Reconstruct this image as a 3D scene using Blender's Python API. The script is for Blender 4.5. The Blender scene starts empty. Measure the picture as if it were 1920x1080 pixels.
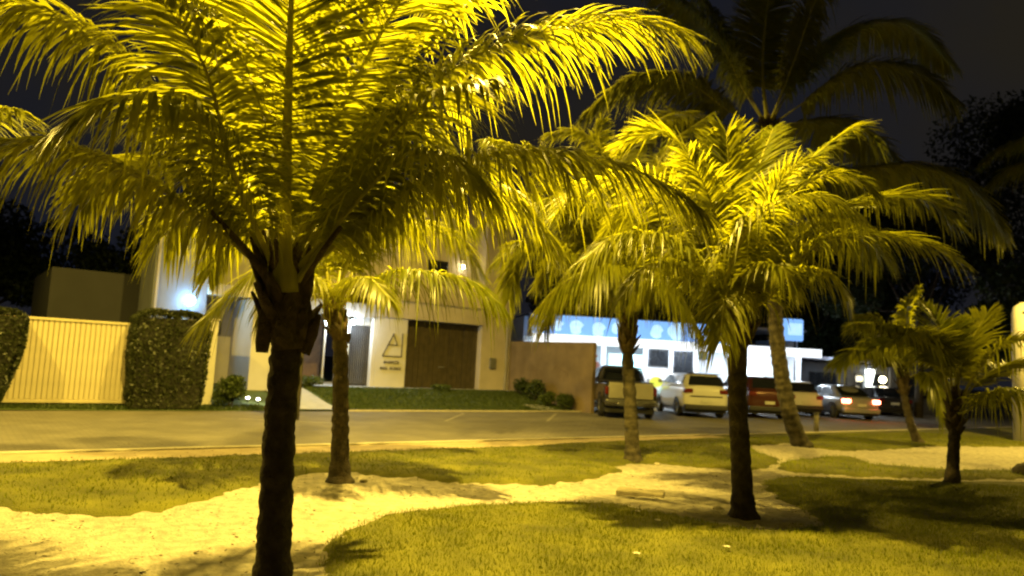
import bpy, math, random
import numpy as np
from mathutils import Vector, Matrix
random.seed(7); rng = np.random.default_rng(7)
S = bpy.context.scene
COL = S.collection
R = math.radians

# ------------------------------------------------------------------ camera
cam_data = bpy.data.cameras.new('camera'); cam = bpy.data.objects.new('camera', cam_data); COL.objects.link(cam)
cam_data.sensor_width = 36.0; cam_data.lens = 1387/1920*36; cam_data.clip_start = .05; cam_data.clip_end = 600
cam_data.dof.use_dof = True; cam_data.dof.focus_distance = 5.6; cam_data.dof.aperture_fstop = 1.5
TH, RO = R(5.75), R(3.0)
fwd = Vector((0, math.cos(TH), math.sin(TH))); up0 = Vector((0, -math.sin(TH), math.cos(TH))); rt0 = Vector((1, 0, 0))
rt = rt0*math.cos(RO) + up0*math.sin(RO); upv = up0*math.cos(RO) - rt0*math.sin(RO)
cam.matrix_world = Matrix(((rt.x, upv.x, -fwd.x, 0), (rt.y, upv.y, -fwd.y, 0), (rt.z, upv.z, -fwd.z, 1.6), (0, 0, 0, 1)))
S.camera = cam

# ------------------------------------------------------------------ night sky glow
world = bpy.data.worlds.new('World'); S.world = world; world.use_nodes = True
wn = world.node_tree; wn.nodes.clear()
wo = wn.nodes.new('ShaderNodeOutputWorld'); wb = wn.nodes.new('ShaderNodeBackground'); wt = wn.nodes.new('ShaderNodeTexCoord')
wz = wn.nodes.new('ShaderNodeTexNoise'); wz.inputs['Scale'].default_value = 2.6; wz.inputs['Detail'].default_value = 4
wr = wn.nodes.new('ShaderNodeValToRGB')
wr.color_ramp.elements[0].position = .36; wr.color_ramp.elements[0].color = (.012, .010, .0065, 1)
wr.color_ramp.elements[1].position = .68; wr.color_ramp.elements[1].color = (.004, .006, .0135, 1)
wn.links.new(wt.outputs['Generated'], wz.inputs['Vector']); wn.links.new(wz.outputs['Fac'], wr.inputs['Fac'])
wn.links.new(wr.outputs['Color'], wb.inputs['Color']); wb.inputs['Strength'].default_value = 1.0
wn.links.new(wb.outputs[0], wo.inputs[0])
S.view_settings.view_transform = 'Standard'; S.view_settings.look = 'None'; S.view_settings.gamma = 1
S.view_settings.exposure = 0.4
S.cycles.use_denoising = True; S.cycles.max_bounces = 8; S.cycles.transparent_max_bounces = 8
S.cycles.filter_width = 2.1; S.cycles.sample_clamp_indirect = 4
S.cycles.caustics_reflective = False; S.cycles.caustics_refractive = False

SODIUM = (1.0, .70, .105)
def lamp(name, kind, loc, power, color, size=.1, rot=None, spot=None, parent=None, blend=.6):
    d = bpy.data.lights.new(name, kind); d.energy = power; d.color = color
    if kind in ('POINT', 'SPOT'): d.shadow_soft_size = size
    if kind == 'AREA': d.size = size[0]; d.size_y = size[1]; d.shape = 'RECTANGLE'
    if kind == 'SPOT': d.spot_size = spot; d.spot_blend = blend
    o = bpy.data.objects.new(name, d); COL.objects.link(o); o.location = loc
    if rot: o.rotation_euler = rot
    if parent: o.parent = parent
    return o
POWER = dict(park=8600, left=3600, street=5000, lot=3100)

# ------------------------------------------------------------------ materials
MATS = {}
def mat(name, col, rough=.7, var=.25, scale=6, bump=.0, bscale=40, metal=0, emit=None, estr=0, spec=.5, detail=6, c2=None):
    if name in MATS: return MATS[name]
    m = bpy.data.materials.new(name); m.use_nodes = True; nt = m.node_tree; N = nt.nodes; L = nt.links
    b = N['Principled BSDF']; b.inputs['Roughness'].default_value = rough; b.inputs['Metallic'].default_value = metal
    b.inputs['Specular IOR Level'].default_value = spec
    tc = N.new('ShaderNodeTexCoord'); nz = N.new('ShaderNodeTexNoise'); nz.inputs['Scale'].default_value = scale; nz.inputs['Detail'].default_value = detail
    L.new(tc.outputs['Object'], nz.inputs['Vector'])
    rp = N.new('ShaderNodeValToRGB'); rp.color_ramp.elements[0].position = .3; rp.color_ramp.elements[1].position = .7
    a = tuple(c*(1-var) for c in col)+(1,); z = (tuple(c2) if c2 else tuple(min(1, c*(1+var)) for c in col))+(1,)
    rp.color_ramp.elements[0].color = a; rp.color_ramp.elements[1].color = z
    L.new(nz.outputs['Fac'], rp.inputs['Fac']); L.new(rp.outputs['Color'], b.inputs['Base Color'])
    if bump:
        n2 = N.new('ShaderNodeTexNoise'); n2.inputs['Scale'].default_value = bscale; n2.inputs['Detail'].default_value = 5
        L.new(tc.outputs['Object'], n2.inputs['Vector'])
        bp = N.new('ShaderNodeBump'); bp.inputs['Strength'].default_value = bump; bp.inputs['Distance'].default_value = .03
        L.new(n2.outputs['Fac'], bp.inputs['Height']); L.new(bp.outputs['Normal'], b.inputs['Normal'])
    if emit:
        b.inputs['Emission Color'].default_value = emit+(1,); b.inputs['Emission Strength'].default_value = estr
    MATS[name] = m; return m
def leafmat(name, c1, c2, trans, tfac=.4, rough=.38, spec=.5):
    m = bpy.data.materials.new(name); m.use_nodes = True; nt = m.node_tree; N = nt.nodes; L = nt.links
    b = N['Principled BSDF']; b.inputs['Roughness'].default_value = rough; b.inputs['Specular IOR Level'].default_value = spec
    tc = N.new('ShaderNodeTexCoord'); nz = N.new('ShaderNodeTexNoise'); nz.inputs['Scale'].default_value = 9; nz.inputs['Detail'].default_value = 5
    L.new(tc.outputs['Object'], nz.inputs['Vector'])
    oi = N.new('ShaderNodeObjectInfo'); ad = N.new('ShaderNodeMath'); ad.operation = 'ADD'
    ms = N.new('ShaderNodeMath'); ms.operation = 'MULTIPLY_ADD'; ms.inputs[1].default_value = .35; ms.inputs[2].default_value = -.17
    L.new(oi.outputs['Random'], ms.inputs[0]); L.new(nz.outputs['Fac'], ad.inputs[0]); L.new(ms.outputs[0], ad.inputs[1])
    rp = N.new('ShaderNodeValToRGB'); rp.color_ramp.elements[0].position = .32; rp.color_ramp.elements[1].position = .72
    rp.color_ramp.elements[0].color = c1+(1,); rp.color_ramp.elements[1].color = c2+(1,)
    L.new(ad.outputs[0], rp.inputs['Fac']); L.new(rp.outputs['Color'], b.inputs['Base Color'])
    t = N.new('ShaderNodeBsdfTranslucent'); t.inputs['Color'].default_value = trans+(1,)
    mx = N.new('ShaderNodeMixShader'); mx.inputs[0].default_value = tfac
    L.new(b.outputs[0], mx.inputs[1]); L.new(t.outputs[0], mx.inputs[2]); L.new(mx.outputs[0], N['Material Output'].inputs['Surface'])
    MATS[name] = m; return m
frond_m = leafmat('palm_leaf', (.075, .09, .004), (.155, .155, .008), (.38, .38, .012), .54, .40, .45)
frond_far = leafmat('palm_leaf_far', (.10, .11, .008), (.17, .18, .012), (.28, .28, .02), .4, .5, .3)
rachis_m = leafmat('palm_rib', (.26, .25, .03), (.42, .40, .06), (.5, .48, .05), .35, .45, .4) #(, .45, .3, 5, .2, 60)
trunk_m = mat('palm_bark', (.035, .026, .017), .9, .5, 9, 1.0, 45, c2=(.085, .066, .042))
trunk2_m = mat('palm_bark_shaded', (.020, .016, .011), .9, .5, 9, 1.0, 45, c2=(.075, .062, .035))  # darker bark copy: shade put into the colour of two lamplit trunks
fibre_m = mat('palm_fibre', (.085, .062, .03), .95, .55, 14, 1.0, 70)
tree_m = leafmat('tree_leaf', (.018, .030, .010), (.045, .065, .016), (.05, .08, .02), .25, .6, .3)
hedge_m = leafmat('hedge_leaf', (.028, .035, .012), (.060, .068, .022), (.05, .07, .02), .2, .42, .45)
shrub_m = leafmat('shrub_leaf', (.04, .06, .014), (.08, .11, .02), (.08, .12, .02), .25, .5, .4)
grass_m = leafmat('grass_blade', (.10, .125, .003), (.19, .205, .004), (.20, .22, .005), .3, .6, .2)
bark_m = mat('tree_bark', (.06, .05, .035), .9, .4, 5, .8, 20)

# ------------------------------------------------------------------ mesh helpers
class MB:
    def __init__(s): s.v = []; s.f = []
    def add(s, vs, fs):
        n = len(s.v); s.v += [tuple(float(c) for c in v) for v in vs]; s.f += [tuple(i+n for i in f) for f in fs]; return s
    def box(s, x0, x1, y0, y1, z0, z1):
        return s.add([(x0,y0,z0),(x1,y0,z0),(x1,y1,z0),(x0,y1,z0),(x0,y0,z1),(x1,y0,z1),(x1,y1,z1),(x0,y1,z1)],
                     [(0,3,2,1),(4,5,6,7),(0,1,5,4),(1,2,6,5),(2,3,7,6),(3,0,4,7)])
    def tube(s, pts, rad, n=8, flat=1.0, cap=True):
        pts = [Vector(p) for p in pts]
        if not hasattr(rad, '__len__'): rad = [rad]*len(pts)
        vs = []; fs = []; ref = Vector((0, 0, 1))
        for i, p in enumerate(pts):
            t = (pts[min(i+1, len(pts)-1)]-pts[max(i-1, 0)]).normalized()
            if i == 0:
                ref = Vector((0, 0, 1)) if abs(t.z) < .9 else Vector((0, 1, 0))
            a = t.cross(ref).normalized(); b = a.cross(t).normalized(); ref = b
            for k in range(n):
                q = 2*math.pi*k/n
                vs.append(p + a*math.cos(q)*rad[i] + b*math.sin(q)*rad[i]*flat)
        for i in range(len(pts)-1):
            for k in range(n):
                fs.append((i*n+k, i*n+(k+1) % n, (i+1)*n+(k+1) % n, (i+1)*n+k))
        if cap: fs += [tuple(range(n))[::-1], tuple((len(pts)-1)*n+k for k in range(n))]
        return s.add(vs, fs)
    def sphere(s, c, r, nu=12, nv=8, sc=(1, 1, 1)):
        vs = [(c[0], c[1], c[2]-r*sc[2])]
        for j in range(1, nv):
            a = -math.pi/2+math.pi*j/nv
            for i in range(nu):
                b = 2*math.pi*i/nu
                vs.append((c[0]+r*sc[0]*math.cos(a)*math.cos(b), c[1]+r*sc[1]*math.cos(a)*math.sin(b), c[2]+r*sc[2]*math.sin(a)))
        vs.append((c[0], c[1], c[2]+r*sc[2])); fs = []
        for i in range(nu): fs.append((0, 1+(i+1) % nu, 1+i))
        for j in range(nv-2):
            for i in range(nu):
                a = 1+j*nu+i; b = 1+j*nu+(i+1) % nu
                fs.append((a, b, b+nu, a+nu))
        l = len(vs)-1
        for i in range(nu): fs.append((l, l-nu+i, l-nu+(i+1) % nu))
        return s.add(vs, fs)
    def build(s, name, m, parent=None, smooth=False, bevel=0, org=None, sub=0):
        me = bpy.data.meshes.new(name)
        v = s.v if org is None else [(a-org[0], b-org[1], c-org[2]) for a, b, c in s.v]
        me.from_pydata(v, [], s.f); me.update()
        o = bpy.data.objects.new(name, me); COL.objects.link(o); me.materials.append(m)
        if smooth: me.shade_smooth()
        if bevel:
            b = o.modifiers.new('b', 'BEVEL'); b.width = bevel; b.segments = 2; b.limit_method = 'ANGLE'
        if sub:
            b = o.modifiers.new('s', 'SUBSURF'); b.levels = sub; b.render_levels = sub
        if parent: o.parent = parent
        return o
def npmesh(name, V, Fq, m, parent=None, smooth=False):
    """numpy verts (n,3) and quads/tris (k,3|4)"""
    me = bpy.data.meshes.new(name); n = len(V); k, w = Fq.shape
    me.vertices.add(n); me.vertices.foreach_set('co', np.asarray(V, np.float32).ravel())
    me.loops.add(k*w); me.loops.foreach_set('vertex_index', Fq.astype(np.int32).ravel())
    me.polygons.add(k); me.polygons.foreach_set('loop_start', np.arange(0, k*w, w, dtype=np.int32))
    me.update(calc_edges=True); me.materials.append(m)
    if smooth: me.shade_smooth()
    o = bpy.data.objects.new(name, me); COL.objects.link(o)
    if parent: o.parent = parent
    return o
def tag(o, label=None, cat=None, group=None, kind=None):
    if label: o['label'] = label
    if cat: o['category'] = cat
    if group: o['group'] = group
    if kind: o['kind'] = kind
    return o
def thing(name, label, cat, loc=(0, 0, 0), rz=0, group=None):
    o = bpy.data.objects.new(name, None); COL.objects.link(o); o.location = loc; o.rotation_euler = (0, 0, rz)
    o.empty_display_size = .2
    return tag(o, label, cat, group)
def copy_tree(o, parent=None):
    c = o.copy(); COL.objects.link(c)
    if parent: c.parent = parent
    for ch in o.children: copy_tree(ch, c)
    return c
# street frame: s runs along the street, q away from the park; street things sit under empties turned to it
SA = math.atan2(.6, .8); SO = Vector((-11.53, 17.15, 0))
def st(s, q, z=0): return (SO.x + .8*s - .6*q, SO.y + .6*s + .8*q, z)
def sthing(name, label, cat, s, q, z=0, group=None): return thing(name, label, cat, st(s, q, z), SA, group)

# ------------------------------------------------------------------ ground
def noise2(x, y, seed=0, f=1.0):
    r = np.random.default_rng(seed); out = np.zeros_like(x)
    for k in range(7):
        a = r.uniform(0, 2*math.pi); w = f*r.uniform(.6, 1.7); p = r.uniform(0, 6.28)
        out += np.sin((x*math.cos(a)+y*math.sin(a))*w*2*math.pi+p)
    return out/7
def h0(x, y): return .035*noise2(x, y, 3, .22)
sand_n = np.random.default_rng(5)
L1 = [(-6.04, 6.81), (-4.69, 7.14), (-4.35, 7.08), (-3.89, 6.96), (-3.61, 6.98), (-3.29, 7.36), (-3.05, 8.05), (-2.88, 8.70), (-2.83, 9.21), (-2.62, 9.75), (-2.42, 10.05), (-2.11, 10.25), (-1.72, 10.10), (-1.28, 10.02), (-0.56, 9.90), (0.56, 10.09), (1.12, 10.63), (1.68, 11.43), (1.88, 11.78), (1.81, 12.22), (2.15, 12.80), (2.79, 12.85), (4.07, 12.56), (4.60, 13.06), (5.39, 14.58), (5.31, 15.56), (5.42, 16.78), (6.84, 17.99), (7.41, 16.95), (8.33, 17.36), (11.10, 19.39), (15.45, 21.39), (18.00, 20.99), (30.84, 35.92), (13.93, 26.30), (4.82, 19.13), (1.76, 15.99), (0.57, 14.55), (-3.58, 11.43), (-6.25, 9.42), (-7.36, 8.24)]
L2 = [(-1.00, 3.49), (-1.18, 5.16), (-1.29, 5.80), (-1.43, 6.25), (-1.41, 6.82), (-1.16, 7.58), (-0.62, 8.18), (0.13, 8.66), (0.88, 8.90), (1.38, 8.87), (1.84, 8.39), (2.21, 8.02), (2.55, 7.82), (2.99, 7.83), (3.44, 8.18), (3.65, 8.55), (3.66, 9.26), (3.63, 10.07), (3.82, 11.18), (4.37, 11.92), (5.85, 12.19), (7.15, 12.35), (8.72, 12.85), (11.94, 13.95), (11.43, 9.75), (4.79, 4.14)]
L3 = [(5.32, 14.24), (6.49, 15.35), (7.30, 15.68), (7.12, 14.41), (8.62, 14.18), (10.93, 15.15), (9.83, 13.62), (7.84, 12.91), (6.22, 12.60), (4.84, 12.71), (4.79, 13.20)]
def inside_dist(X, Y, poly):
    P = np.array(poly); n = len(P); ins = np.zeros(X.shape, bool); d = np.full(X.shape, 1e9)
    for i in range(n):
        x0, y0 = P[i]; x1, y1 = P[(i+1) % n]
        c = ((y0 > Y) != (y1 > Y)) & (X < (x1-x0)*(Y-y0)/((y1-y0)+1e-12)+x0); ins ^= c
        ex, ey = x1-x0, y1-y0; t = np.clip(((X-x0)*ex+(Y-y0)*ey)/(ex*ex+ey*ey+1e-12), 0, 1)
        d = np.minimum(d, np.hypot(X-x0-t*ex, Y-y0-t*ey))
    return np.where(ins, d, -d)
def kerb_q(X, Y): return -(X-SO.x)*.6+(Y-SO.y)*.8
def grid(x0, x1, y0, y1, st_):
    xs = np.arange(x0, x1, st_); ys = np.arange(y0, y1, st_); X, Y = np.meshgrid(xs, ys); return X, Y
def grid_obj(name, X, Y, Z, m, keep):
    h, w = X.shape; idx = np.arange(h*w).reshape(h, w)
    k = keep[:-1, :-1] & keep[1:, :-1] & keep[:-1, 1:] & keep[1:, 1:]
    Q = np.stack([idx[:-1, :-1], idx[:-1, 1:], idx[1:, 1:], idx[1:, :-1]], -1)[k]
    used = np.unique(Q); remap = np.full(h*w, -1); remap[used] = np.arange(len(used))
    V = np.stack([X, Y, Z], -1).reshape(-1, 3)[used]
    return npmesh(name, V, remap[Q], m, smooth=True)
dirt_m = mat('dark_ground', (.06, .055, .04), .95, .3, 1.2, .4, 12)
road_m = mat('paving', (.17, .155, .13), .8, .2, 1.1, .3, 30)
def brickify(m, sx, sy, strength=.5, dark=.7):
    nt = m.node_tree; N = nt.nodes; L = nt.links; b = N['Principled BSDF']
    tc = N.new('ShaderNodeTexCoord'); bk = N.new('ShaderNodeTexBrick'); bk.inputs['Scale'].default_value = 1
    bk.inputs['Brick Width'].default_value = sx; bk.inputs['Row Height'].default_value = sy; bk.inputs['Mortar Size'].default_value = .012
    bk.inputs['Color1'].default_value = (1, 1, 1, 1); bk.inputs['Color2'].default_value = (.82, .82, .82, 1); bk.inputs['Mortar'].default_value = (dark, dark, dark, 1)
    L.new(tc.outputs['Object'], bk.inputs['Vector'])
    src = b.inputs['Base Color'].links[0].from_socket
    mx = N.new('ShaderNodeMix'); mx.data_type = 'RGBA'; mx.blend_type = 'MULTIPLY'; mx.inputs[0].default_value = 1
    L.new(src, mx.inputs[6]); L.new(bk.outputs['Color'], mx.inputs[7]); L.new(mx.outputs[2], b.inputs['Base Color'])
brickify(road_m, .22, .11)
walk_m = mat('pavement_concrete', (.36, .29, .19), .85, .18, 2.5, .5, 25)
kerb_m = mat('kerb_concrete', (.42, .38, .30), .8, .2, 3, .4, 20)
sand_m = mat('sand', (.32, .29, .245), .95, .26, 9, 1.0, 32, detail=12)
lawn_m = mat('lawn_soil', (.08, .085, .004), .95, .4, 1.7, .8, 60, c2=(.14, .135, .006))
bank_m = mat('bank_turf', (.07, .10, .02), .95, .3, 1.4, 1.0, 30)
# far flat ground to the horizon
g = MB(); g.add([(-300, -40, -.16), (300, -40, -.16), (300, 400, -.16), (-300, 400, -.16)], [(0, 1, 2, 3)])
tag(g.build('ground', dirt_m), kind='structure')
X, Y = grid(-13, 19, -3, 34, .075)
q_ = kerb_q(X, Y)
d1 = inside_dist(X, Y, L1); d2 = inside_dist(X, Y, L2); d3 = inside_dist(X, Y, L3)
wob = .06*noise2(X, Y, 11, 1.3)+.045*noise2(X, Y, 12, 3.5)
rough = .020*noise2(X, Y, 21, 1.3)+.016*noise2(X, Y, 22, 3.3)+sand_n.normal(0, .006, X.shape)
Zs = h0(X, Y)+rough
fade = np.clip((-8.2-1.35-q_)/.5, 0, 1)          # level out at the pavement
Zs = Zs*fade + (.0-.012)*(1-fade)
tag(grid_obj('sand', X, Y, Zs, sand_m, q_ < -8.2-1.0), kind='structure')
X2, Y2 = grid(-60, 80, -30, 70, 1.0)
def lawn_z(X, Y, d):
    return h0(X, Y)*np.clip((-8.2-1.35-kerb_q(X, Y))/.5, 0, 1) + np.interp(d, [-.12, 0, .06, .25, .8], [-.06, -.012, .035, .05, .06]) + .012*noise2(X, Y, 31, .9)
for nm, d in (('lawn', d1+wob), ('lawn', d2+wob), ('lawn', d3+wob)):
    tag(grid_obj(nm, X, Y, lawn_z(X, Y, d), lawn_m, (d > -.13) & (q_ < -8.2-1.0)), kind='structure')
# grass blades
def blades(poly, n, box, hmean, wid, seed):
    r = np.random.default_rng(seed); x = r.uniform(box[0], box[1], n); y = r.uniform(box[2], box[3], n)
    d = inside_dist(x, y, poly)+.06*noise2(x, y, 11, 1.3)+.045*noise2(x, y, 12, 3.5)+r.exponential(.035, n)-.02
    dens = .55+.45*noise2(x, y, 55, .8)*1.6
    k = (d > .0) & (kerb_q(x, y) < -9.35) & (r.uniform(0, 1, n) < dens+.35); x, y, d = x[k], y[k], d[k]; n = len(x)
    z = lawn_z(x, y, d)-.004
    a = r.uniform(0, 2*math.pi, n); h = hmean*r.uniform(.5, 1.5, n)*(1+.4*noise2(x, y, 8, .7)); lean = r.uniform(.1, .7, n)*h; b = r.uniform(0, 2*math.pi, n)
    w = wid*r.uniform(.6, 1.4, n)
    dx, dy = np.cos(a)*w/2, np.sin(a)*w/2; lx, ly = np.cos(b)*lean, np.sin(b)*lean
    V = np.stack([np.stack([x-dx, y-dy, z], -1), np.stack([x+dx, y+dy, z], -1), np.stack([x+lx, y+ly, z+h], -1)], 1).reshape(-1, 3)
    tag(npmesh('grass', V, np.arange(3*n).reshape(-1, 3), grass_m), 'short yellow-green grass on the lawn', 'grass', kind='stuff')
blades(L2, 220000, (-1.5, 11, 4.0, 12), .030, .007, 1)
blades(L1, 230000, (-11, 16, 5.5, 24), .030, .012, 2)
blades(L3, 16000, (4, 14, 11, 18), .045, .014, 3)
# pavement, kerb, road and lot, in street frame
def ssheet(name, s0, s1, q0, q1, z, m, n=None):
    b = MB(); b.add([(s0, q0, z), (s1, q0, z), (s1, q1, z), (s0, q1, z)], [(0, 1, 2, 3)])
    o = b.build(name, m); o.location = SO; o.rotation_euler = (0, 0, SA); return tag(o, kind='structure')
ssheet('road', -25, 70, -8.2, 0, -.10, road_m)
ssheet('parking_lot', 18.15, 70, .004, 40, -.10, road_m)
b = MB(); b.box(-12, 14.8, -9.45, -8.36, -.05, .0); o = b.build('pavement', walk_m); o.location = SO; o.rotation_euler = (0, 0, SA); tag(o, kind='structure')
def kerbrow(s0, s1, q0, q1, z0, z1):
    b = MB(); b.box(s0, s1, q0, q1, z0, z1); o = b.build('kerb', kerb_m, bevel=.015); o.location = SO; o.rotation_euler = (0, 0, SA); tag(o, kind='structure')
kerbrow(-12, 14.8, -8.36, -8.2, -.15, .025); kerbrow(14.83, 45, -8.36, -8.2, -.15, .012); kerbrow(8.5, 18.0, 0, .14, -.15, -.055)
# turf shoulder where the pavement ends
b = MB(); b.box(14.8, 45, -9.6, -8.36, -.1, .0); o = b.build('verge', lawn_m); o.location = SO; o.rotation_euler = (0, 0, SA); tag(o, kind='structure')
# painted bay lines on the road
paint = mat('road_paint', (.27, .25, .20), .7, .35, 4)
for (s0, q0, s1, q1) in ((9.99, -3.17, 12.3, -.6), (13.44, -3.4, 16.2, -.6), (4.7, -2.2, 6.6, -3.4)):
    dx, dy = s1-s0, q1-q0; l = math.hypot(dx, dy); nx, ny = -dy/l*.05, dx/l*.05
    b = MB(); b.add([(s0+nx, q0+ny, -.096), (s0-nx, q0-ny, -.096), (s1-nx, q1-ny, -.096), (s1+nx, q1+ny, -.096)], [(0, 1, 2, 3)])
    o = b.build('road_marking', paint); o.location = SO; o.rotation_euler = (0, 0, SA); tag(o, kind='structure')
# bank rising to the houses
sg = np.arange(-14, 18.2, .25); qg = np.concatenate([np.arange(0, 5.5, .2), np.arange(6, 30, 3.)]); SX, QY = np.meshgrid(sg, qg)
def bank_z(s, q):
    t = np.clip((q-.14)/4.0, 0, 1); return -.085+.485*t*t*(3-2*t)
Zb = bank_z(SX, QY)+.02*noise2(SX, QY, 77, .5)*np.clip(q_.max()*0+1, 0, 1)*(QY < 4.2)
o = grid_obj('grass_bank', SX, QY, Zb, bank_m, np.ones_like(SX, bool)); o.location = SO; o.rotation_euler = (0, 0, SA); tag(o, kind='structure')
def bank_blades(n, s0, s1, q0, q1, seed):
    r = np.random.default_rng(seed); x = r.uniform(s0, s1, n); y = r.uniform(q0, q1, n); z = bank_z(x, y)-.005
    a = r.uniform(0, 6.28, n); h = r.uniform(.03, .10, n); w = r.uniform(.012, .03, n); bb = r.uniform(0, 6.28, n); l = h*.6
    V = np.stack([np.stack([x-np.cos(a)*w, y-np.sin(a)*w, z], -1), np.stack([x+np.cos(a)*w, y+np.sin(a)*w, z], -1), np.stack([x+np.cos(bb)*l, y+np.sin(bb)*l, z+h], -1)], 1).reshape(-1, 3)
    o = npmesh('grass', V, np.arange(3*n).reshape(-1, 3), shrub_m); o.location = SO; o.rotation_euler = (0, 0, SA)
    tag(o, 'darker green grass on the bank before the houses', 'grass', kind='stuff')
bank_blades(9000, -6, 6.3, .2, 1.0, 5); bank_blades(26000, 8.6, 17.8, .2, 4.0, 6)
slab_m = mat('light_paving', (.42, .42, .42), .7, .12, 3, .2, 20)
def slopesheet(name, s0, s1, q0, q1, m, lift=.03):
    b = MB(); ys = np.linspace(q0, q1, 12)
    b.v = [(s, q, float(bank_z(s, q))+lift) for q in ys for s in (s0, s1)]; b.f = [(2*i, 2*i+1, 2*i+3, 2*i+2) for i in range(11)]
    o = b.build(name, m); o.location = SO; o.rotation_euler = (0, 0, SA); return tag(o, kind='structure')
slopesheet('entrance_path', 7.05, 8.45, .16, 4.7, slab_m, .035)
slopesheet('stepping_path', 16.2, 17.2, .16, 1.4, slab_m, .035)
ssheet('apron', 8.46, 18.0, 4.0, 4.62, .44, slab_m)
ssheet('entrance_floor', 7.3, 11.5, 4.62, 8, .445, slab_m)

# ------------------------------------------------------------------ house with garage
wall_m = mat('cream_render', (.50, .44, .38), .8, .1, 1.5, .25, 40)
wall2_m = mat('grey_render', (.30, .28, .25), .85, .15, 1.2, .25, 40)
white_m = mat('white_render', (.55, .52, .46), .7, .08, 1.5, .15, 40)
wood_m = mat('garage_wood', (.055, .042, .020), .6, .3, 4, .3, 30)
wood2_m = mat('entrance_wood', (.13, .075, .035), .6, .3, 4, .3, 30)
dark_m = mat('dark_metal', (.035, .032, .03), .5, .3, 6)
glass_dark = mat('dark_glass', (.02, .022, .025), .08, .1, 3, spec=.8)
ink_m = mat('sign_ink', (.10, .085, .05), .6, .1, 3)
galv0 = mat('grey_steel', (.22, .22, .21), .45, .15, 5, metal=.4)
hs = sthing('house', 'pale two storey house with brown garage door and tall right pillar', 'house', 11.5, 4.63, 0)
def hb(name, m, s0, s1, q0, q1, z0, z1, parent=hs, bevel=.01, o0=(11.5, 4.63)):
    b = MB(); b.box(s0-o0[0], s1-o0[0], q0-o0[1], q1-o0[1], z0, z1); return b.build(name, m, parent, bevel=bevel)
hb('pillar', wall_m, 16.45, 17.95, 4.63, 11, .3, 8.0)
hb('beam', wall_m, 11.62, 16.447, 4.55, 5.1, 3.06, 3.76)
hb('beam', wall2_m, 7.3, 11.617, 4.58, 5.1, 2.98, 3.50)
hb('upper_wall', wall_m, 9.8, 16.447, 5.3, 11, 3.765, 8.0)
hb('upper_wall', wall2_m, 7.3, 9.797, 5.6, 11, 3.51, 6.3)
hb('sign_wall', white_m, 11.66, 12.96, 4.63, 4.9, .3, 3.055)
hb('wall', wall2_m, 11.66, 16.44, 5.12, 8, .3, 3.75)
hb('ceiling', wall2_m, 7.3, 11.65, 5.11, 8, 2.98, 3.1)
hb('wall', white_m, 11.5, 11.655, 4.63, 8, .3, 2.975)
w = hb('window', dark_m, 14.05, 15.0, 5.24, 5.297, 4.85, 5.6)
hb('pane', glass_dark, 14.1, 14.95, 5.22, 5.238, 4.9, 5.55, parent=w)
gd = hb('garage_door', dark_m, 12.98, 16.43, 4.95, 5.02, .4, 3.05)
for k in range(15):
    x0 = 13.0+k*.2285; hb('plank', wood_m, x0, x0+.213, 4.9+.006*(k % 3), 4.948, .43, 3.05, parent=gd, bevel=.006)
hb('garage_frame', dark_m, 12.975, 16.435, 4.87, 4.893, 2.99, 3.05)
hb('door_handle', galv0, 14.6, 14.85, 4.84, 4.893, 1.25, 1.29)
hb('downpipe', wall2_m, 17.70, 17.78, 4.53, 4.62, .44, 8.0); hb('meter_box', galv0, 16.9, 17.2, 4.55, 4.625, 1.3, 1.75)
hb('drip_edge', wall2_m, 11.62, 16.44, 4.50, 4.547, 3.70, 3.76)
hb('entrance_wall', wood2_m, 8.6, 10.5, 7.0, 7.1, .4, 2.97)
hb('entrance_wall', dark_m, 7.3, 8.58, 7.02, 7.1, .4, 2.97)
for k in range(6): hb('screen_slat', wood2_m, 7.9+k*.28, 8.02+k*.28, 6.4, 6.5, .45, 2.97)
gate = hb('entrance_gate', dark_m, 10.66, 11.49, 4.86, 4.9, .42, .52)
for k in range(10): hb('slat', dark_m, 10.66+k*.084, 10.715+k*.084, 4.83, 4.857, .45, 2.68, parent=gate, bevel=0)
hb('post', white_m, 10.56, 10.63, 4.75, 4.85, .44, 2.975)
hb('post', white_m, 9.66, 9.71, 4.75, 4.85, .44, 2.975)
hb('lintel', wall2_m, 10.64, 11.495, 4.8, 4.95, 2.69, 2.975)
lampw = mat('cool_lamp', (.9, .95, 1), .4, .0, 1, emit=(.62, .85, 1.0), estr=60)
warmw = mat('warm_lamp', (1, .95, .8), .4, .0, 1, emit=(1.0, .85, .45), estr=30)
def spotfix(s, q, z, power, rx):
    t = sthing('spotlight', 'bright white spotlight at the house entrance, %s' % ('beside the dark gate' if s > 10 else 'further left behind the thin palm'), 'spotlight', s, q, z, 'entrance spotlights')
    b = MB(); b.tube([(0, .02, .02), (0, -.06, -.07)], [.09, .11], 12); b.build('housing', dark_m, t)
    b = MB(); b.sphere((0, -.09, -.1), .105, 12, 8, (1, .6, .8)); b.build('bulb', lampw, t)
    lamp('spot_light', 'POINT', (0, -.3, -.2), power, (.72, .86, 1.0), .1, parent=t)
spotfix(10.62, 4.62, 2.88, 90, 0); spotfix(9.63, 4.6, 2.82, 60, 0)
t = sthing('wall_lamp', 'small round warm lamp on the upper wall beside the dark window', 'lamp', 15.66, 5.2, 5.46)
b = MB(); b.sphere((0, -.06, 0), .085, 14, 10); b.build('globe', warmw, t); b = MB(); b.tube([(0, .1, 0), (0, 0, 0)], .05, 10); b.build('bracket', dark_m, t)
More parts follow.
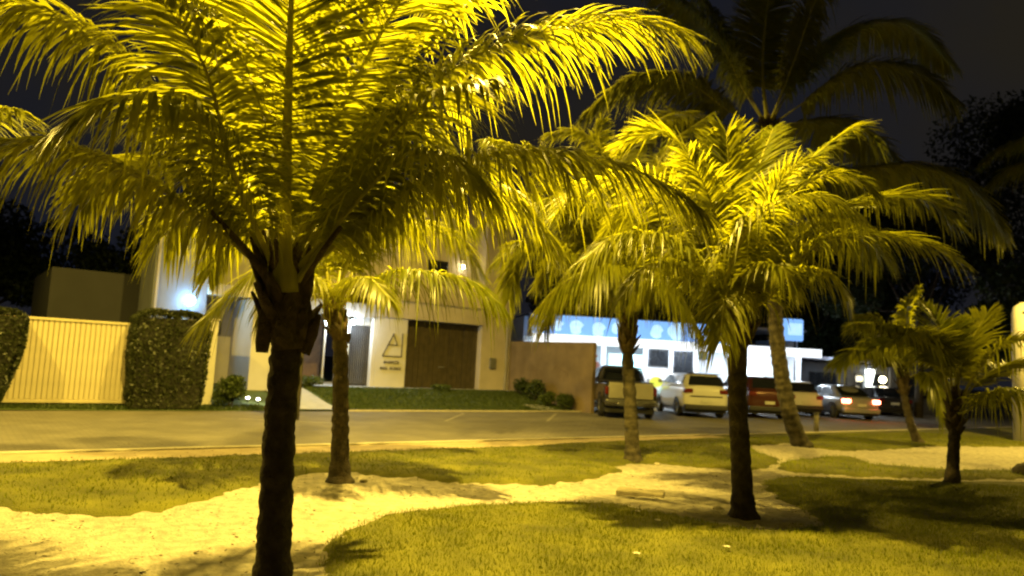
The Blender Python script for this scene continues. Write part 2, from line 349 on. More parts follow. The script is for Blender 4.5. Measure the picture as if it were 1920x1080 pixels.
# company emblem on the sign wall
em = thing('emblem', 'thin dark line emblem of a triangle and angle above lettering on white wall', 'sign', st(11.5, 4.62, 0), SA)
def stroke(b, p, q, w=.035):
    (x0, z0), (x1, z1) = p, q; dx, dz = x1-x0, z1-z0; l = math.hypot(dx, dz); nx, nz = -dz/l*w/2, dx/l*w/2
    dx, dz = dx/l*w/2, dz/l*w/2
    pts = [(x0-dx+nx, z0-dz+nz), (x0-dx-nx, z0-dz-nz), (x1+dx-nx, z1+dz-nz), (x1+dx+nx, z1+dz+nz)]
    vs = [(a-11.5, y, c) for y in (0, -.018) for a, c in pts]
    b.add(vs, [(0, 1, 2, 3), (7, 6, 5, 4), (0, 4, 5, 1), (1, 5, 6, 2), (2, 6, 7, 3), (3, 7, 4, 0)])
for p, q in (((12.36, 2.44), (11.95, 1.62)), ((11.95, 1.60), (12.74, 1.60)), ((12.75, 1.62), (12.75, 2.48)), ((12.36, 2.44), (12.55, 2.03)), ((12.17, 2.03), (12.53, 2.03))):
    b = MB(); stroke(b, p, q, .04); b.build('line', ink_m, em)
def glyphs(x0, x1, z, h, n, skip=()):
    r = random.Random(int(z*100)); w = (x1-x0)/n
    for i in range(n):
        if i in skip: continue
        a, c = x0+i*w+w*.16, x0+(i+1)*w-w*.16; k = r.randrange(4)
        segs = [[((a, z), (a, z+h)), ((a, z+h), (c, z+h)), ((a, z), (c, z))], [((a, z), (a, z+h)), ((c, z), (c, z+h)), ((a, z+h/2), (c, z+h/2))],
                [((a, z), (a, z+h)), ((a, z+h), (c, z+h/2)), ((c, z+h/2), (a, z))], [((a, z), ((a+c)/2, z+h)), (((a+c)/2, z+h), (c, z))]][k]
        b = MB()
        for p, q in segs: stroke(b, p, q, .02)
        b.build('letter', ink_m, em)
glyphs(12.0, 12.68, 1.33, .085, 8); glyphs(11.86, 12.78, 1.10, .085, 11, (4,))

# ------------------------------------------------------------------ house at left, wall end, hedges, gate
lh = sthing('house', 'dim grey house behind the hedges at left, lit by a blue-white lamp', 'house', 5, 4.0, 0)
lo = (5, 4.0)
hb('wall', mat('dark_render', (.024, .024, .026), .85, .15, 1.2), 1.2, 3.7, 6.0, 12, 0, 3.8, lh, o0=lo)
hb('wall', mat('blue_grey_render', (.16, .17, .20), .85, .12, 1.2, .2, 30), 3.703, 5.3, 4.0, 6.8, 0, 5.0, lh, o0=lo)
hb('wall', wall2_m, 5.303, 7.2, 5.2, 12, 0, 5.2, lh, o0=lo)
hb('canopy', white_m, 5.303, 8.2, 3.6, 5.19, 3.25, 3.6, lh, o0=lo)
hb('wall', white_m, 6.5, 7.28, 3.0, 5.19, .0, 3.2, lh, o0=lo)
hb('downpipe', wall2_m, 3.75, 3.83, 3.9, 3.98, 2.5, 5.0, lh, o0=lo)
w = hb('window', dark_m, 5.5, 6.15, 5.14, 5.19, 2.0, 2.6, lh, o0=lo); hb('pane', glass_dark, 5.55, 6.1, 5.12, 5.137, 2.05, 2.55, w, o0=lo)
hb('air_conditioner', white_m, 5.35, 5.95, 4.75, 5.1, 1.45, 1.8, lh, o0=lo)
t = sthing('wall_lamp', 'glaring blue-white lamp on the grey house wall above the hedge', 'lamp', 4.75, 3.9, 3.0)
b = MB(); b.sphere((0, -.14, 0), .15, 14, 10); b.build('globe', mat('blue_lamp', (.7, .9, 1), .4, 0, 1, emit=(.30, .66, 1.0), estr=55), t)
b = MB(); b.tube([(0, .1, 0), (0, -.05, 0)], .06, 10); b.build('bracket', dark_m, t)
lamp('wall_lamp_light', 'POINT', (0, -.6, .05), 22, (.25, .50, 1.0), .12, parent=t)
we = sthing('boundary_wall', 'narrow pale wall end standing right of the clipped hedge', 'wall', 4.75, 1.0, 0)
b = MB(); b.box(-.14, .16, -.02, 3.0, -.1, 2.34); b.build('wall', white_m, we, bevel=.02); b = MB(); b.box(-.17, .19, -.05, 3.03, 2.343, 2.40); b.build('coping', wall_m, we, bevel=.01)
gt = sthing('slatted_gate', 'cream vertical slatted gate between the two clipped hedges', 'gate', .3, .9, 0)
cream_m = mat('cream_metal', (.52, .45, .27), .5, .12, 3)
b = MB(); b.box(-.6, 2.5, .03, .06, .1, 2.02); b.build('backing', mat('cream_metal_dark', (.48, .41, .25), .6, .1, 3), gt)
sl = None
for k in range(27):
    if sl is None: b = MB(); b.box(0, .088, 0, .028, .1, 2.04); sl = b.build('slat', cream_m, gt, bevel=.008); sl.location = (-.6, 0, 0)
    else: c = sl.copy(); COL.objects.link(c); c.location = (-.6+k*.115, .002*(k % 2), 0)
b = MB(); b.box(-.6, 2.52, -.03, .09, 2.043, 2.11); b.build('top_rail', cream_m, gt, bevel=.01); b = MB(); b.box(-.6, 2.52, -.03, .09, .02, .097); b.build('bottom_rail', cream_m, gt, bevel=.01)
t = sthing('gate_pillar', 'yellowish gate pillar top showing behind the left hedge', 'pillar', -.35, .9, 0)
b = MB(); b.box(-.35, .05, 0, .4, -.05, 2.28); b.build('shaft', cream_m, t, bevel=.02); b = MB(); b.box(-.4, .10, -.05, .45, 2.283, 2.36); b.build('cap', cream_m, t, bevel=.01)

def leafcloud(c, rad, n, size, r, box=False, shell=.55, flat=1.0):
    """leaf quads in an ellipsoid (or box) volume, denser to the outside"""
    if box:
        p = r.uniform(-1, 1, (n, 3)); ax = r.integers(0, 3, n); sg_ = np.sign(r.uniform(-1, 1, n))
        dpt = 1-np.abs(r.normal(0, .05, n)); p[np.arange(n), ax] = sg_*dpt
    else:
        p = r.normal(size=(n, 3)); p /= np.linalg.norm(p, axis=1)[:, None]; p *= (shell+(1-shell)*r.uniform(0, 1, n)**.6)[:, None]
    p = p*np.array(rad)+np.array(c)
    u = r.normal(size=(n, 3)); u /= np.linalg.norm(u, axis=1)[:, None]; w = np.cross(u, r.normal(size=(n, 3))); w /= np.linalg.norm(w, axis=1)[:, None]
    s = size*r.uniform(.6, 1.4, n)[:, None]
    V = np.stack([p-u*s, p+w*s*.45, p+u*s, p-w*s*.45], 1)
    return V.reshape(-1, 3)
def hedge(s0, s1, q0, q1, z1, label, seed, slant=0):
    cx, cq = (s0+s1)/2, (q0+q1)/2
    t = sthing('hedge', label, 'hedge', cx, cq, 0, 'clipped hedges beside the cream gate')
    r = np.random.default_rng(seed); hw, hq = (s1-s0)/2, (q1-q0)/2; zc, hz = (z1-.03)/2, (z1+.03)/2
    V = leafcloud((0, 0, zc), (hw, hq, hz), 15000, .05, r, box=True)
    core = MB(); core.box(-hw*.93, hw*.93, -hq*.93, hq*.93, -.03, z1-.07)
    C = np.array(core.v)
    def shp(P):
        t_ = np.clip(P[:, 2]/z1, 0, 1); k = .90+.12*np.sin(t_*math.pi*.85); P[:, 0] *= k; P[:, 1] *= k
        corner = np.clip((np.abs(P[:, 0])/hw+P[:, 2]/z1-1.55)/.45, 0, 1); P[:, 2] -= corner**2*.28
        P[:, 0] += slant*(P[:, 2]-z1/2)
        P[:, 0] += .05*noise2(P[:, 1]+P[:, 2], P[:, 2]*1.3, seed, .8); P[:, 1] += .05*noise2(P[:, 0], P[:, 2], seed+1, .8); P[:, 2] += .04*noise2(P[:, 0], P[:, 1], seed+2, .9)
        return P
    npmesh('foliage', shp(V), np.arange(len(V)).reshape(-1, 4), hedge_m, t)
    b = MB(); P = shp(C); b.v = [tuple(x) for x in P]; b.f = core.f; b.build('dark_core', mat('hedge_inner', (.02, .02, .012), .95, .3, 8, .8, 20), t)  # added solid dark core that keeps the leaf shell opaque
hedge(-1.9, .28, .15, 1.0, 2.26, 'dark clipped hedge at the left edge, cut off by the picture border', 41, slant=.17)
hedge(2.62, 4.50, .12, 1.1, 2.50, 'dark clipped block hedge between the cream gate and the pale wall end', 42)

def shrub(s, q, rad, h, label, seed, n=1500, size=.045, world_=None, z=None, m=None, grp=None):
    loc = world_ if world_ else st(s, q, float(bank_z(s, q)) if z is None else z)
    t = thing('shrub', label, 'shrub', loc, SA, grp); r = np.random.default_rng(seed)
    Vs = []
    for k in range(7):
        a = r.uniform(0, 6.28); rr = rad*r.uniform(.1, .55); Vs.append(leafcloud((math.cos(a)*rr, math.sin(a)*rr, h*r.uniform(.35, .65)), (rad*.55, rad*.55, h*.36), n//7, size, r, shell=.3))
    V = np.concatenate(Vs); npmesh('foliage', V, np.arange(len(V)).reshape(-1, 4), m or shrub_m, t)
    b = MB()
    for k in range(5):
        a = r.uniform(0, 6.28); b.tube([(0, 0, -.03), (math.cos(a)*rad*.2, math.sin(a)*rad*.2, h*.3), (math.cos(a)*rad*.45, math.sin(a)*rad*.45, h*.65)], [.015, .01, .004], 5)
    b.build('stem', bark_m, t); return t
shrub(5.35, .75, .5, .95, 'rounded green shrub at the foot of the pale wall end', 1, 3800)
for i, (s, q, rd, h, lb) in enumerate(((17.45, 3.1, .45, .75, 'dark shrub nearest the house pillar along the brown wall'), (17.4, 2.1, .5, .95, 'taller middle shrub against the brown wall'), (17.3, 1.2, .45, .6, 'low shrub third along the brown wall'), (17.5, .5, .4, .7, 'shrub at the street end of the brown wall'))):
    shrub(s, q, rd, h, lb, 10+i, 1500, grp='shrubs along the brown wall')
shrub(14.0, 3.7, .5, .28, 'low spreading plant on the bank before the garage door', 21, 900)
shrub(8.9, 3.9, .55, .45, 'low spiky plant beside the entrance path', 22, 1000)
for i, (s, q, lb) in enumerate(((6.06, 1.5, 'furthest'), (6.32, 1.35, 'middle'), (6.62, 1.2, 'nearest'))):
    t = sthing('path_light', '%s of three small bright path lights in a row right of the shrub' % lb, 'path light', s, q, float(bank_z(s, q)), 'path lights beside the entrance path')
    b = MB(); b.tube([(0, 0, -.03), (0, 0, .1)], .02, 8); b.build('stake', dark_m, t)
    b = MB(); b.sphere((0, 0, .12), .045, 10, 8, (1.2, 1, .7)); b.build('bulb', mat('path_lamp', (1, 1, 1), .4, 0, 1, emit=(1, .93, .75), estr=14), t)
    lamp('path_light_glow', 'POINT', (0, -.05, .2), 2.2, (.8, .85, 1), .04, parent=t)
# brown side wall with painted motif
bw = sthing('boundary_wall', 'brown rendered wall between the house pillar and the parked pickup', 'wall', 17.95, 2.0, 0)
brown_m = mat('brown_render', (.19, .14, .088), .85, .22, 1.6, .4, 25)
b = MB(); b.box(0, .18, -2.5, 2.62, -.12, 2.5); b.build('wall', brown_m, bw, bevel=.02)
for k in range(2):
    b = MB()
    for j in range(5): b.tube([(-.004, -1.2+k*1.6+j*.12, 1.0+.1*(j % 2)), (-.004, -1.1+k*1.6+j*.16, 1.35+.05*j), (-.004, -1.0+k*1.6+j*.2, 1.3)], .008, 4)
    b.build('scratched_motif', mat('motif', (.13, .085, .05), .8, .2, 4), bw)

# ------------------------------------------------------------------ lamps of the street and the park
galv = mat('galvanised', (.30, .29, .26), .45, .15, 5, metal=.4)
conc = mat('pole_concrete', (.14, .125, .09), .85, .2, 4, .4, 20)
lens_m = mat('lamp_lens', (1, .8, .4), .3, 0, 1, emit=SODIUM, estr=30)
def street_lamp(label, base, top, head, power, r0=.09):
    t = thing('street_lamp', label, 'street lamp', base, 0, 'sodium street lamps')
    B = Vector(base); Tp = Vector(top)-B; H = Vector(head)-B
    b = MB(); b.tube([(0, 0, -.1), (0, 0, Tp.z*.5), (0, 0, Tp.z)], [r0, r0*.8, r0*.6], 12); b.build('pole', conc, t, True)
    mid = Vector((Tp.x*.5+H.x*.5, Tp.y*.5+H.y*.5, max(Tp.z, H.z)+.25))
    b = MB(); b.tube([Tp+Vector((0, 0, -.15)), (Tp+mid)/2+Vector((0, 0, .12)), mid, (mid+H)/2+Vector((0, 0, .1)), H+Vector((0, 0, .08))], [.045, .04, .035, .03, .03], 8); b.build('arm', galv, t, True)
    b = MB(); b.sphere(H+Vector((0, 0, .09)), .3, 14, 8, (1, .55, .32)); b.build('lamp_head', galv, t, True)
    b = MB(); b.sphere(H+Vector((0, 0, .03)), .22, 12, 8, (1, .55, .35)); b.build('lens', lens_m, t, True)
    lamp('sodium_light', 'SPOT', H+Vector((0, 0, -.14)), power, SODIUM, .09, parent=t, spot=R(166), blend=.35)
street_lamp('tall concrete street lamp hidden behind the near palm trunk, on the far kerb', (-5.27, 18.75, -.1), (-5.27, 18.75, 10.6), (-3.4, 16.4, 10.7), POWER['street'], .13)
street_lamp('park lamp on a long arm reaching over the near palms from the left', (-7.2, 7.6, 0), (-7.2, 7.6, 7.6), (-.3, 7.3, 7.6), POWER['park'])
street_lamp('street lamp beyond the left border lighting the road', (-14.5, 11.0, 0), (-14.5, 11.0, 8.2), (-12.6, 12.4, 8.3), POWER['left'])
street_lamp('street lamp beyond the right border lighting the parked cars', (16.4, 17.8, 0), (16.4, 17.8, 5.9), (14.8, 18.8, 6.0), POWER['lot'])

# ------------------------------------------------------------------ shop across the lot
sh = thing('shop', 'brightly lit white shop with a blue picture sign band behind the parked cars', 'shop', (1.7, 37.2, 0), .16)
shw = mat('shop_white', (.72, .74, .76), .6, .05, 2)
tile_m = mat('shop_floor', (.45, .45, .46), .5, .1, 2)
def sb(name, m, x0, x1, y0, y1, z0, z1, parent=sh, bevel=.01):
    b = MB(); b.box(x0, x1, y0, y1, z0, z1); return b.build(name, m, parent, bevel=bevel)
sb('terrace', tile_m, -1, 13.8, -2.6, 5, -.16, .38)
sb('back_wall', shw, 7.8, 13.5, .3, .5, .385, 2.9)
sb('back_wall', shw, -1, 7.8, 2.5, 2.7, .385, 2.9)
sb('side_wall', shw, -1.2, -1.003, -1, 4, .385, 3.9)
sb('side_wall', shw, 13.503, 13.7, -.2, 4, .385, 3.6)
sb('ceiling', shw, -1, 13.5, -2.4, 4.8, 2.905, 3.0)
fa = sb('fascia', mat('lit_fascia', (.8, .8, .8), .5, .03, 2, emit=(.85, .93, 1), estr=1.1), -1, 13.6, -2.6, -2.403, 2.62, 3.04)
sb('roof', wall2_m, -1, 13.6, -1.2, 4.8, 3.95, 4.05)
bluef = mat('sign_blue', (.05, .15, .5), .4, .6, .9, emit=(.20, .42, .85), estr=1.0)
band = sb('sign_band', bluef, -1, 9.4, -2.3, -2.1, 3.05, 3.95)
disc_m = mat('sign_pale_blue', (.4, .6, .8), .4, .5, 3, emit=(.40, .65, .95), estr=1.0)
for i, (x, z, rr) in enumerate(((.2, 3.45, .26), (1.1, 3.42, .34), (2.2, 3.38, .34), (3.1, 3.5, .28), (5.1, 3.45, .33), (7.0, 3.5, .3),  (3.9, 3.45, .33), (6.1, 3.5, .42), (7.9, 3.42, .40), (9.0, 3.45, .3))):
    b = MB(); n = 20; a0 = i*.7
    pts = [(x+rr*math.cos(2*math.pi*k/n)*(1+.12*math.sin(3*2*math.pi*k/n+a0)), z+rr*math.sin(2*math.pi*k/n)) for k in range(n)]
    b.add([(a, -2.302, c) for a, c in pts]+[(a, -2.33, c) for a, c in pts], [tuple(range(n, 2*n))]+[(k, (k+1) % n, n+(k+1) % n, n+k) for k in range(n)])
    b.build('sign_disc', disc_m, band)
    b = MB(); b.add([(x+rr*.6, -2.335, z-.05), (x+rr*1.5, -2.335, z+.28), (x+rr*1.6, -2.335, z-.02), (x+rr*.7, -2.335, z-.3)], [(0, 1, 2, 3)]); b.build('sign_fin', bluef, band)
for i, x in enumerate((-.8, 2.9, 5.05, 6.38, 7.72, 13.35)): sb('column', shw, x-.09, x+.09, -1.0, -.8, .385, 2.9)
cy = mat('cyan_panel', (.5, .8, .85), .4, .05, 2, emit=(.45, .9, 1.0), estr=.9)
sb('lit_panel', cy, 3.2, 4.3, -.8, -.75, .5, 2.3); sb('lit_panel', cy, 4.45, 4.95, -.8, -.75, .5, 2.3)
grey_in = mat('shop_interior', (.22, .22, .23), .7, .3, 3)
for (x0, x1, z0, z1) in ((5.2, 6.28, 1.75, 2.72), (6.5, 7.6, 1.1, 2.66)):
    w = sb('window', grey_in, x0, x1, -.92, -.86, z0, z1); sb('pane', glass_dark, x0+.05, x1-.05, -.935, -.923, z0+.05, z1-.05, w)
sb('counter', shw, 5.15, 7.6, -.9, -.5, .385, 1.05); sb('counter_top', grey_in, 5.1, 6.3, -.98, -.45, 1.06, 1.1)
sb('low_wall', shw, 5.15, 6.37, -.9, -.86, 1.12, 1.7)
w = sb('window', grey_in, 8.1, 8.9, .22, .297, 2.25, 2.75); sb('pane', mat('green_pane', (.05, .08, .03), .3, .4, 5), 8.15, 8.85, .2, .218, 2.3, 2.7, w)
sb('lit_poster', mat('poster_light', (.8, .9, 1), .4, .3, 2, emit=(.75, .88, 1), estr=2.6), 10.9, 12.0, .2, .29, 1.35, 2.5)
for i, x in enumerate((.3, 2.0, 4.6, 6.9, 9.0, 11.2, 12.8)):
    t = thing('ceiling_light', 'white tube light under the shop canopy', 'ceiling light', (1.7+x*math.cos(.16)+1.5*math.sin(.16), 37.2+x*math.sin(.16)-1.5*math.cos(.16), 2.86), .16, 'tube lights under the shop canopy')
    b = MB(); b.box(-.6, .6, -.06, .06, 0, .04); b.build('housing', shw, t)
    b = MB(); b.tube([(-.56, 0, -.02), (.56, 0, -.02)], .022, 8); b.build('tube', lampw, t)
    lamp('tube_glow', 'AREA', (0, 0, -.06), 75 if i not in (4,) else 45, (.80, .88, 1.0), size=(1.1, .1), parent=t)
for o_, w_ in zip([o for o in COL.objects if o.name.startswith('ceiling_light')], ('first', 'second', 'third', 'fourth', 'fifth', 'sixth', 'seventh')):
    o_['label'] = 'white tube light under the shop canopy, %s from the brown wall' % w_
# forecourt floodlight, blue box sign, banners
t = thing('box_sign', 'small glowing blue box sign on a thin mast right of the shop', 'sign', (14.5, 37.9, 0), .1)
b = MB(); b.box(-.55, .55, -.1, .1, 3.45, 4.58); b.build('sign_face', bluef, t, bevel=.09)
b = MB(); b.box(-.3, .45, -.112, -.103, 3.75, 4.35); b.build('print', disc_m, t)
b = MB(); b.tube([(.2, .14, -.1), (.2, .14, 4.3)], .05, 10); b.build('mast', dark_m, t)
pv = thing('pavilion', 'low dark building with thin pale roof edge right of the shop', 'building', (15.6, 41.0, 0), .05)
sb('wall', mat('slate_wall', (.09, .09, .10), .8, .2, 1.5), 0, 9, 0, 4, -.15, 2.5, pv)
sb('roof', mat('pale_edge', (.28, .26, .32), .6, .1, 2), -1.2, 9.4, -1.1, 4.2, 2.62, 2.8, pv)
for k in range(4): sb('post', dark_m, .1+k*2.5, .22+k*2.5, -.95, -.83, -.15, 2.615, pv)
for k in range(3):
    w = sb('window', dark_m, 1+k*2.6, 2.6+k*2.6, -.05, -.003, .8, 2.0, pv); sb('pane', glass_dark, 1.05+k*2.6, 2.55+k*2.6, -.06, -.053, .85, 1.95, w)
def glowball(label, loc, r, e, power, colr, stem=True):
    t = thing('lamp', label, 'lamp', (loc[0], loc[1], -.1)); z = loc[2]+.1
    b = MB(); b.sphere((0, 0, z), r, 14, 10); b.build('globe', e, t)
    b = MB(); b.tube([(0, .02, 0), (0, .02, z-r*.8)], .03, 8); b.build('stem', dark_m, t)
    if power: lamp('lamp_glow', 'POINT', (0, -r-.1, z), power, colr, r, parent=t)
glowball('small white globe lamp at the pavilion roof edge', (17.69, 39.60, 2.79), .10, lampw, 12, (.8, .85, 1))
glowball('small warm globe lamp behind the sedan, right of the lit banner', (20.18, 40.00, 1.72), .17, warmw, 20, (1, .9, .7))
glowball('dim pale globe lamp among the fronds right of the pavilion', (20.97, 42.00, 3.16), .16, mat('pale_lamp', (1, 1, 1), .4, 0, 1, emit=(.8, .85, .7), estr=1.2), 0, None)
t = thing('lit_banner', 'bright white tapering lit banner standing behind the sedan', 'banner', (19.95, 41.00, -0.00), 0)
P0 = Vector((19.95, 41.00, -0.00)); pts = [Vector((19.74, 41.00, 2.26)), Vector((20.27, 41.00, 2.26)), Vector((19.98, 41.00, 1.08)), Vector((19.80, 41.00, 1.07))]
b = MB(); vs = [p-P0 for p in pts]; b.add([tuple(v+Vector((0, dy, 0))) for dy in (-.04, .04) for v in vs], [(0, 1, 2, 3), (7, 6, 5, 4), (0, 4, 5, 1), (1, 5, 6, 2), (2, 6, 7, 3), (3, 7, 4, 0)])
b.build('panel', mat('banner_light', (1, 1, 1), .4, 0, 1, emit=(.92, 1, .95), estr=5), t)
b = MB(); b.tube([(0, .1, -.05), (0, .1, 1.3)], .03, 8); b.build('stand', dark_m, t)
t = thing('round_sign', 'small round yellow board on a white stand right of the pickup', 'sign', (6.3, 31.6, -.1), 0)
b = MB(); b.tube([(0, 0, 0), (0, 0, .95)], .05, 10); b.box(-.2, .2, -.15, .15, 0, .04); b.build('stand', shw, t)
b = MB(); b.tube([(0, -.05, 1.2), (0, -.1, 1.2)], .27, 20, .8); b.build('board', mat('yellow_board', (.75, .8, .1), .5, .1, 3, emit=(.7, .85, .12), estr=.7), t)

# ------------------------------------------------------------------ cars (local: rear bumper at y=0, nose towards +y)
tyre_m = mat('tyre', (.02, .02, .02), .85, .2, 10)
rim_m = mat('rim', (.25, .25, .26), .35, .1, 10, metal=.8)
chrome = mat('chrome', (.6, .6, .6), .15, .05, 5, metal=1)
blackp = mat('black_plastic', (.025, .025, .025), .5, .2, 10)
cg_m = mat('car_glass', (.012, .014, .016), .06, .1, 2, spec=.8)
plate_m = mat('number_plate', (.55, .55, .5), .5, .1, 8)
tail_off = mat('tail_light', (.11, .010, .008), .25, .15, 10)
tail_on = mat('tail_light_lit', (.5, .02, .02), .3, 0, 1, emit=(1.0, .16, .08), estr=22)
def paintm(name, col, metal=.3, rough=.28):
    m = mat(name, col, rough, .05, 3, metal=metal); m.node_tree.nodes['Principled BSDF'].inputs['Coat Weight'].default_value = .6; return m
def wheel(parent, x, y, r, w=.2):
    b = MB(); n = 20
    prof = [(-w/2, r*.66), (-w/2, r*.93), (-w/2+.03, r), (w/2-.03, r), (w/2, r*.93), (w/2, r*.66)]
    vs = [(x+a, y+q*math.cos(2*math.pi*k/n), r+q*math.sin(2*math.pi*k/n)) for k in range(n) for a, q in prof]
    fs = [(k*6+i, k*6+i+1, ((k+1) % n)*6+i+1, ((k+1) % n)*6+i) for k in range(n) for i in range(5)]
    b.add(vs, fs); t = b.build('wheel', tyre_m, parent, True)
    b = MB(); sx = -1 if x < 0 else 1; xo = x+sx*(w/2-.03)
    b.tube([(xo-sx*.05, y, r), (xo, y, r)], r*.2, 10)
    for k in range(7):
        a = 2*math.pi*k/7; b.tube([(xo, y+.1*r*math.cos(a), r+.1*r*math.sin(a)), (xo-sx*.01, y+r*.64*math.cos(a), r+r*.64*math.sin(a))], .025, 5)
    m = 18; b.add([(xo, y+q*math.cos(2*math.pi*k/m), r+q*math.sin(2*math.pi*k/m)) for k in range(m) for q in (r*.58, r*.68)], [(2*k, 2*k+1, (2*k+3) % (2*m), (2*k+2) % (2*m)) for k in range(m)])
    b.build('rim', rim_m, t)
def loft(secs, ring):
    b = MB(); n = len(ring(secs[0])); vs = [p for s_ in secs for p in ring(s_)]
    fs = [(i*n+k, (i+1)*n+k, (i+1)*n+(k+1) % n, i*n+(k+1) % n) for i in range(len(secs)-1) for k in range(n)]
    fs += [tuple(range(n)), tuple(len(vs)-n+k for k in range(n))[::-1]]
    return b.add(vs, fs)
def quadpanel(b, P, u0, u1, v0, v1, off):
    """P: 4 corners (bl, br, tr, tl); add a slightly proud thin panel over a sub-rectangle"""
    P = [Vector(p) for p in P]; nrm = (P[1]-P[0]).cross(P[3]-P[0]).normalized()
    f = lambda u, v: (P[0]*(1-u)+P[1]*u)*(1-v)+(P[3]*(1-u)+P[2]*u)*v
    c = [f(u0, v0), f(u1, v0), f(u1, v1), f(u0, v1)]
    b.add([p+nrm*off for p in c]+[p-nrm*.01 for p in c], [(0, 1, 2, 3), (0, 4, 5, 1), (1, 5, 6, 2), (2, 6, 7, 3), (3, 7, 4, 0)])
def car(name, label, cat, loc, rz, L, Wd, belt, roof, cab, pm, kind='hatch', lit=False, r=.33, group='cars parked before the shop', plate=True):
    """cab = (y rear base, y rear top, y front top, y front base)"""
    t = thing(name, label, cat, (loc[0], loc[1], -.1), rz, group); hw = Wd/2
    def ring(s_):
        y, w, z0, z1 = s_; m = (z0+z1)/2
        return [(-w*.90, y, z0), (-w*.985, y, z0+.10), (-w, y, m), (-w*.965, y, z1-.10), (-w*.88, y, z1), (0, y, z1+.02), (w*.88, y, z1), (w*.965, y, z1-.10), (w, y, m), (w*.985, y, z0+.10), (w*.90, y, z0)]
    bz = .30 if kind != 'pickup' else .42
    nose = belt-.22 if kind != 'pickup' else belt-.05
    if kind == 'pickup':
        secs = [(0, hw*.97, bz, belt), (.05, hw, bz, belt), (1.6, hw, bz, belt), (3.2, hw, bz, belt), (3.9, hw, bz, belt-.02), (5.0, hw*.93, bz+.02, nose), (L, hw*.8, bz+.08, nose-.15)]
    elif kind == 'sedan':
        secs = [(0, hw*.86, bz+.12, belt-.16), (.06, hw*.93, bz+.04, belt-.03), (.35, hw*.98, bz, belt), (1.2, hw, bz-.06, belt), (L*.6, hw, bz-.08, belt-.02), (L*.8, hw*.97, bz-.06, nose+.08), (L-.15, hw*.88, bz, nose-.04), (L, hw*.76, bz+.08, nose-.22)]
    else:
        secs = [(0, hw*.90, bz+.10, belt-.14), (.05, hw*.95, bz+.04, belt-.02), (.3, hw*.99, bz, belt), (1.2, hw, bz-.06, belt), (L*.62, hw, bz-.06, belt-.02), (L*.8, hw*.97, bz-.04, nose+.08), (L-.15, hw*.88, bz, nose), (L, hw*.76, bz+.08, nose-.2)]
    loft(secs, ring).build('body', pm, t, True, sub=1, bevel=0)
    y0, y1, y2, y3 = cab; wb, wr = hw*.93, hw*.72; zb = belt-.03
    rows = [(zb, y0, y3, wb), (zb+(roof-zb)*.55, y0+(y1-y0)*.5, y3+(y2-y3)*.58, wb*.92), (roof-.06, y1-.02, y2+.10, wr*1.04), (roof, y1+.14, y2-.10, wr*.9)]
    b = MB(); vs = []
    for z, a, c, w_ in rows:
        vs += [(-w_, a+.10, z), (-w_*.8, a, z), (0, a-.04, z), (w_*.8, a, z), (w_, a+.10, z), (w_, c-.10, z), (w_*.8, c, z), (0, c+.05, z), (-w_*.8, c, z), (-w_, c-.10, z)]
    n = 10; fs = [(i*n+k, i*n+(k+1) % n, (i+1)*n+(k+1) % n, (i+1)*n+k) for i in range(3) for k in range(n)]+[tuple(3*n+k for k in range(n))]
    b.add(vs, fs); b.build('cabin', pm, t, True, sub=2)
    f = lambda z: (z-zb)/(roof-zb)
    zr = roof-.09; cr = f(zr)
    RB = [(-wb*.86, y0-.035, zb+.02), (wb*.86, y0-.035, zb+.02), (wr*.92, y1-.06, zr), (-wr*.92, y1-.06, zr)]
    b = MB(); quadpanel(b, RB, .02, .98, .08 if kind != 'pickup' else .12, .98, .02); b.build('rear_window', cg_m, t, bevel=0)
    FB = [(wb*.86, y3+.035, zb+.02), (-wb*.86, y3+.035, zb+.02), (-wr*.92, y2+.08, zr), (wr*.92, y2+.08, zr)]
    b = MB(); quadpanel(b, FB, .02, .98, .06, .98, .02); b.build('windscreen', cg_m, t)
    for sx in (-1, 1):
        SB = [(sx*wb*1.0, y0+.22, zb+.05), (sx*wb*1.0, y3-.25, zb+.05), (sx*wr*1.05, y2, zr), (sx*wr*1.05, y1+.12, zr)]
        if sx > 0: pass
        else: SB = [SB[1], SB[0], SB[3], SB[2]]
        for (u0, u1) in ((.03, .30), (.33, .62), (.65, .97)) if kind == 'suv' else ((.04, .47), (.52, .97)):
            b = MB(); quadpanel(b, SB, u0, u1, .06, .92, .022); b.build('side_window', cg_m, t)
        b = MB(); b.sphere((sx*(hw+.08), y3-.35, belt+.08), .11, 10, 6, (1, .6, .7)); b.build('mirror', pm, t, True)
        for yy in (L*.19, L*.80):
            x = sx*(hw-.09)
            b = MB(); m = 14; a0 = [math.pi*k/m for k in range(m+1)]
            b.add([(sx*(hw+.008), yy+(r+q)*math.cos(a), r+(r+q)*math.sin(a)*.98) for a in a0 for q in (.01, .085)]+[(sx*(hw-.15), yy+(r+.085)*math.cos(a), r+(r+.085)*math.sin(a)*.98) for a in a0],
                  [(2*k, 2*k+1, 2*k+3, 2*k+2) for k in range(m)]); b.build('wheel_arch', blackp, t)
            wheel(t, x, yy, r)
        # lights
        tm = tail_on if lit else tail_off
        zt = belt-.20 if kind != 'pickup' else belt-.28
        hgt = .17 if kind != 'pickup' else .26; wd = .30 if kind != 'pickup' else .07
        b = MB(); xa = sx*(hw*.90-wd); xb = sx*hw*.945; b.box(min(xa, xb), max(xa, xb), -.012, .16, zt-hgt/2, zt+hgt/2); b.build('tail_light', tm, t, bevel=.03)
        if lit: lamp('brake_glow', 'POINT', (sx*(hw*.8), -.25, zt), 2.5, (1, .12, .05), .08, parent=t)
        b = MB(); b.box(min(sx*hw*.5, sx*hw*.86), max(sx*hw*.5, sx*hw*.86), L-.14, L-.02, nose-.28, nose-.14); b.build('headlight', rim_m, t, bevel=.03)
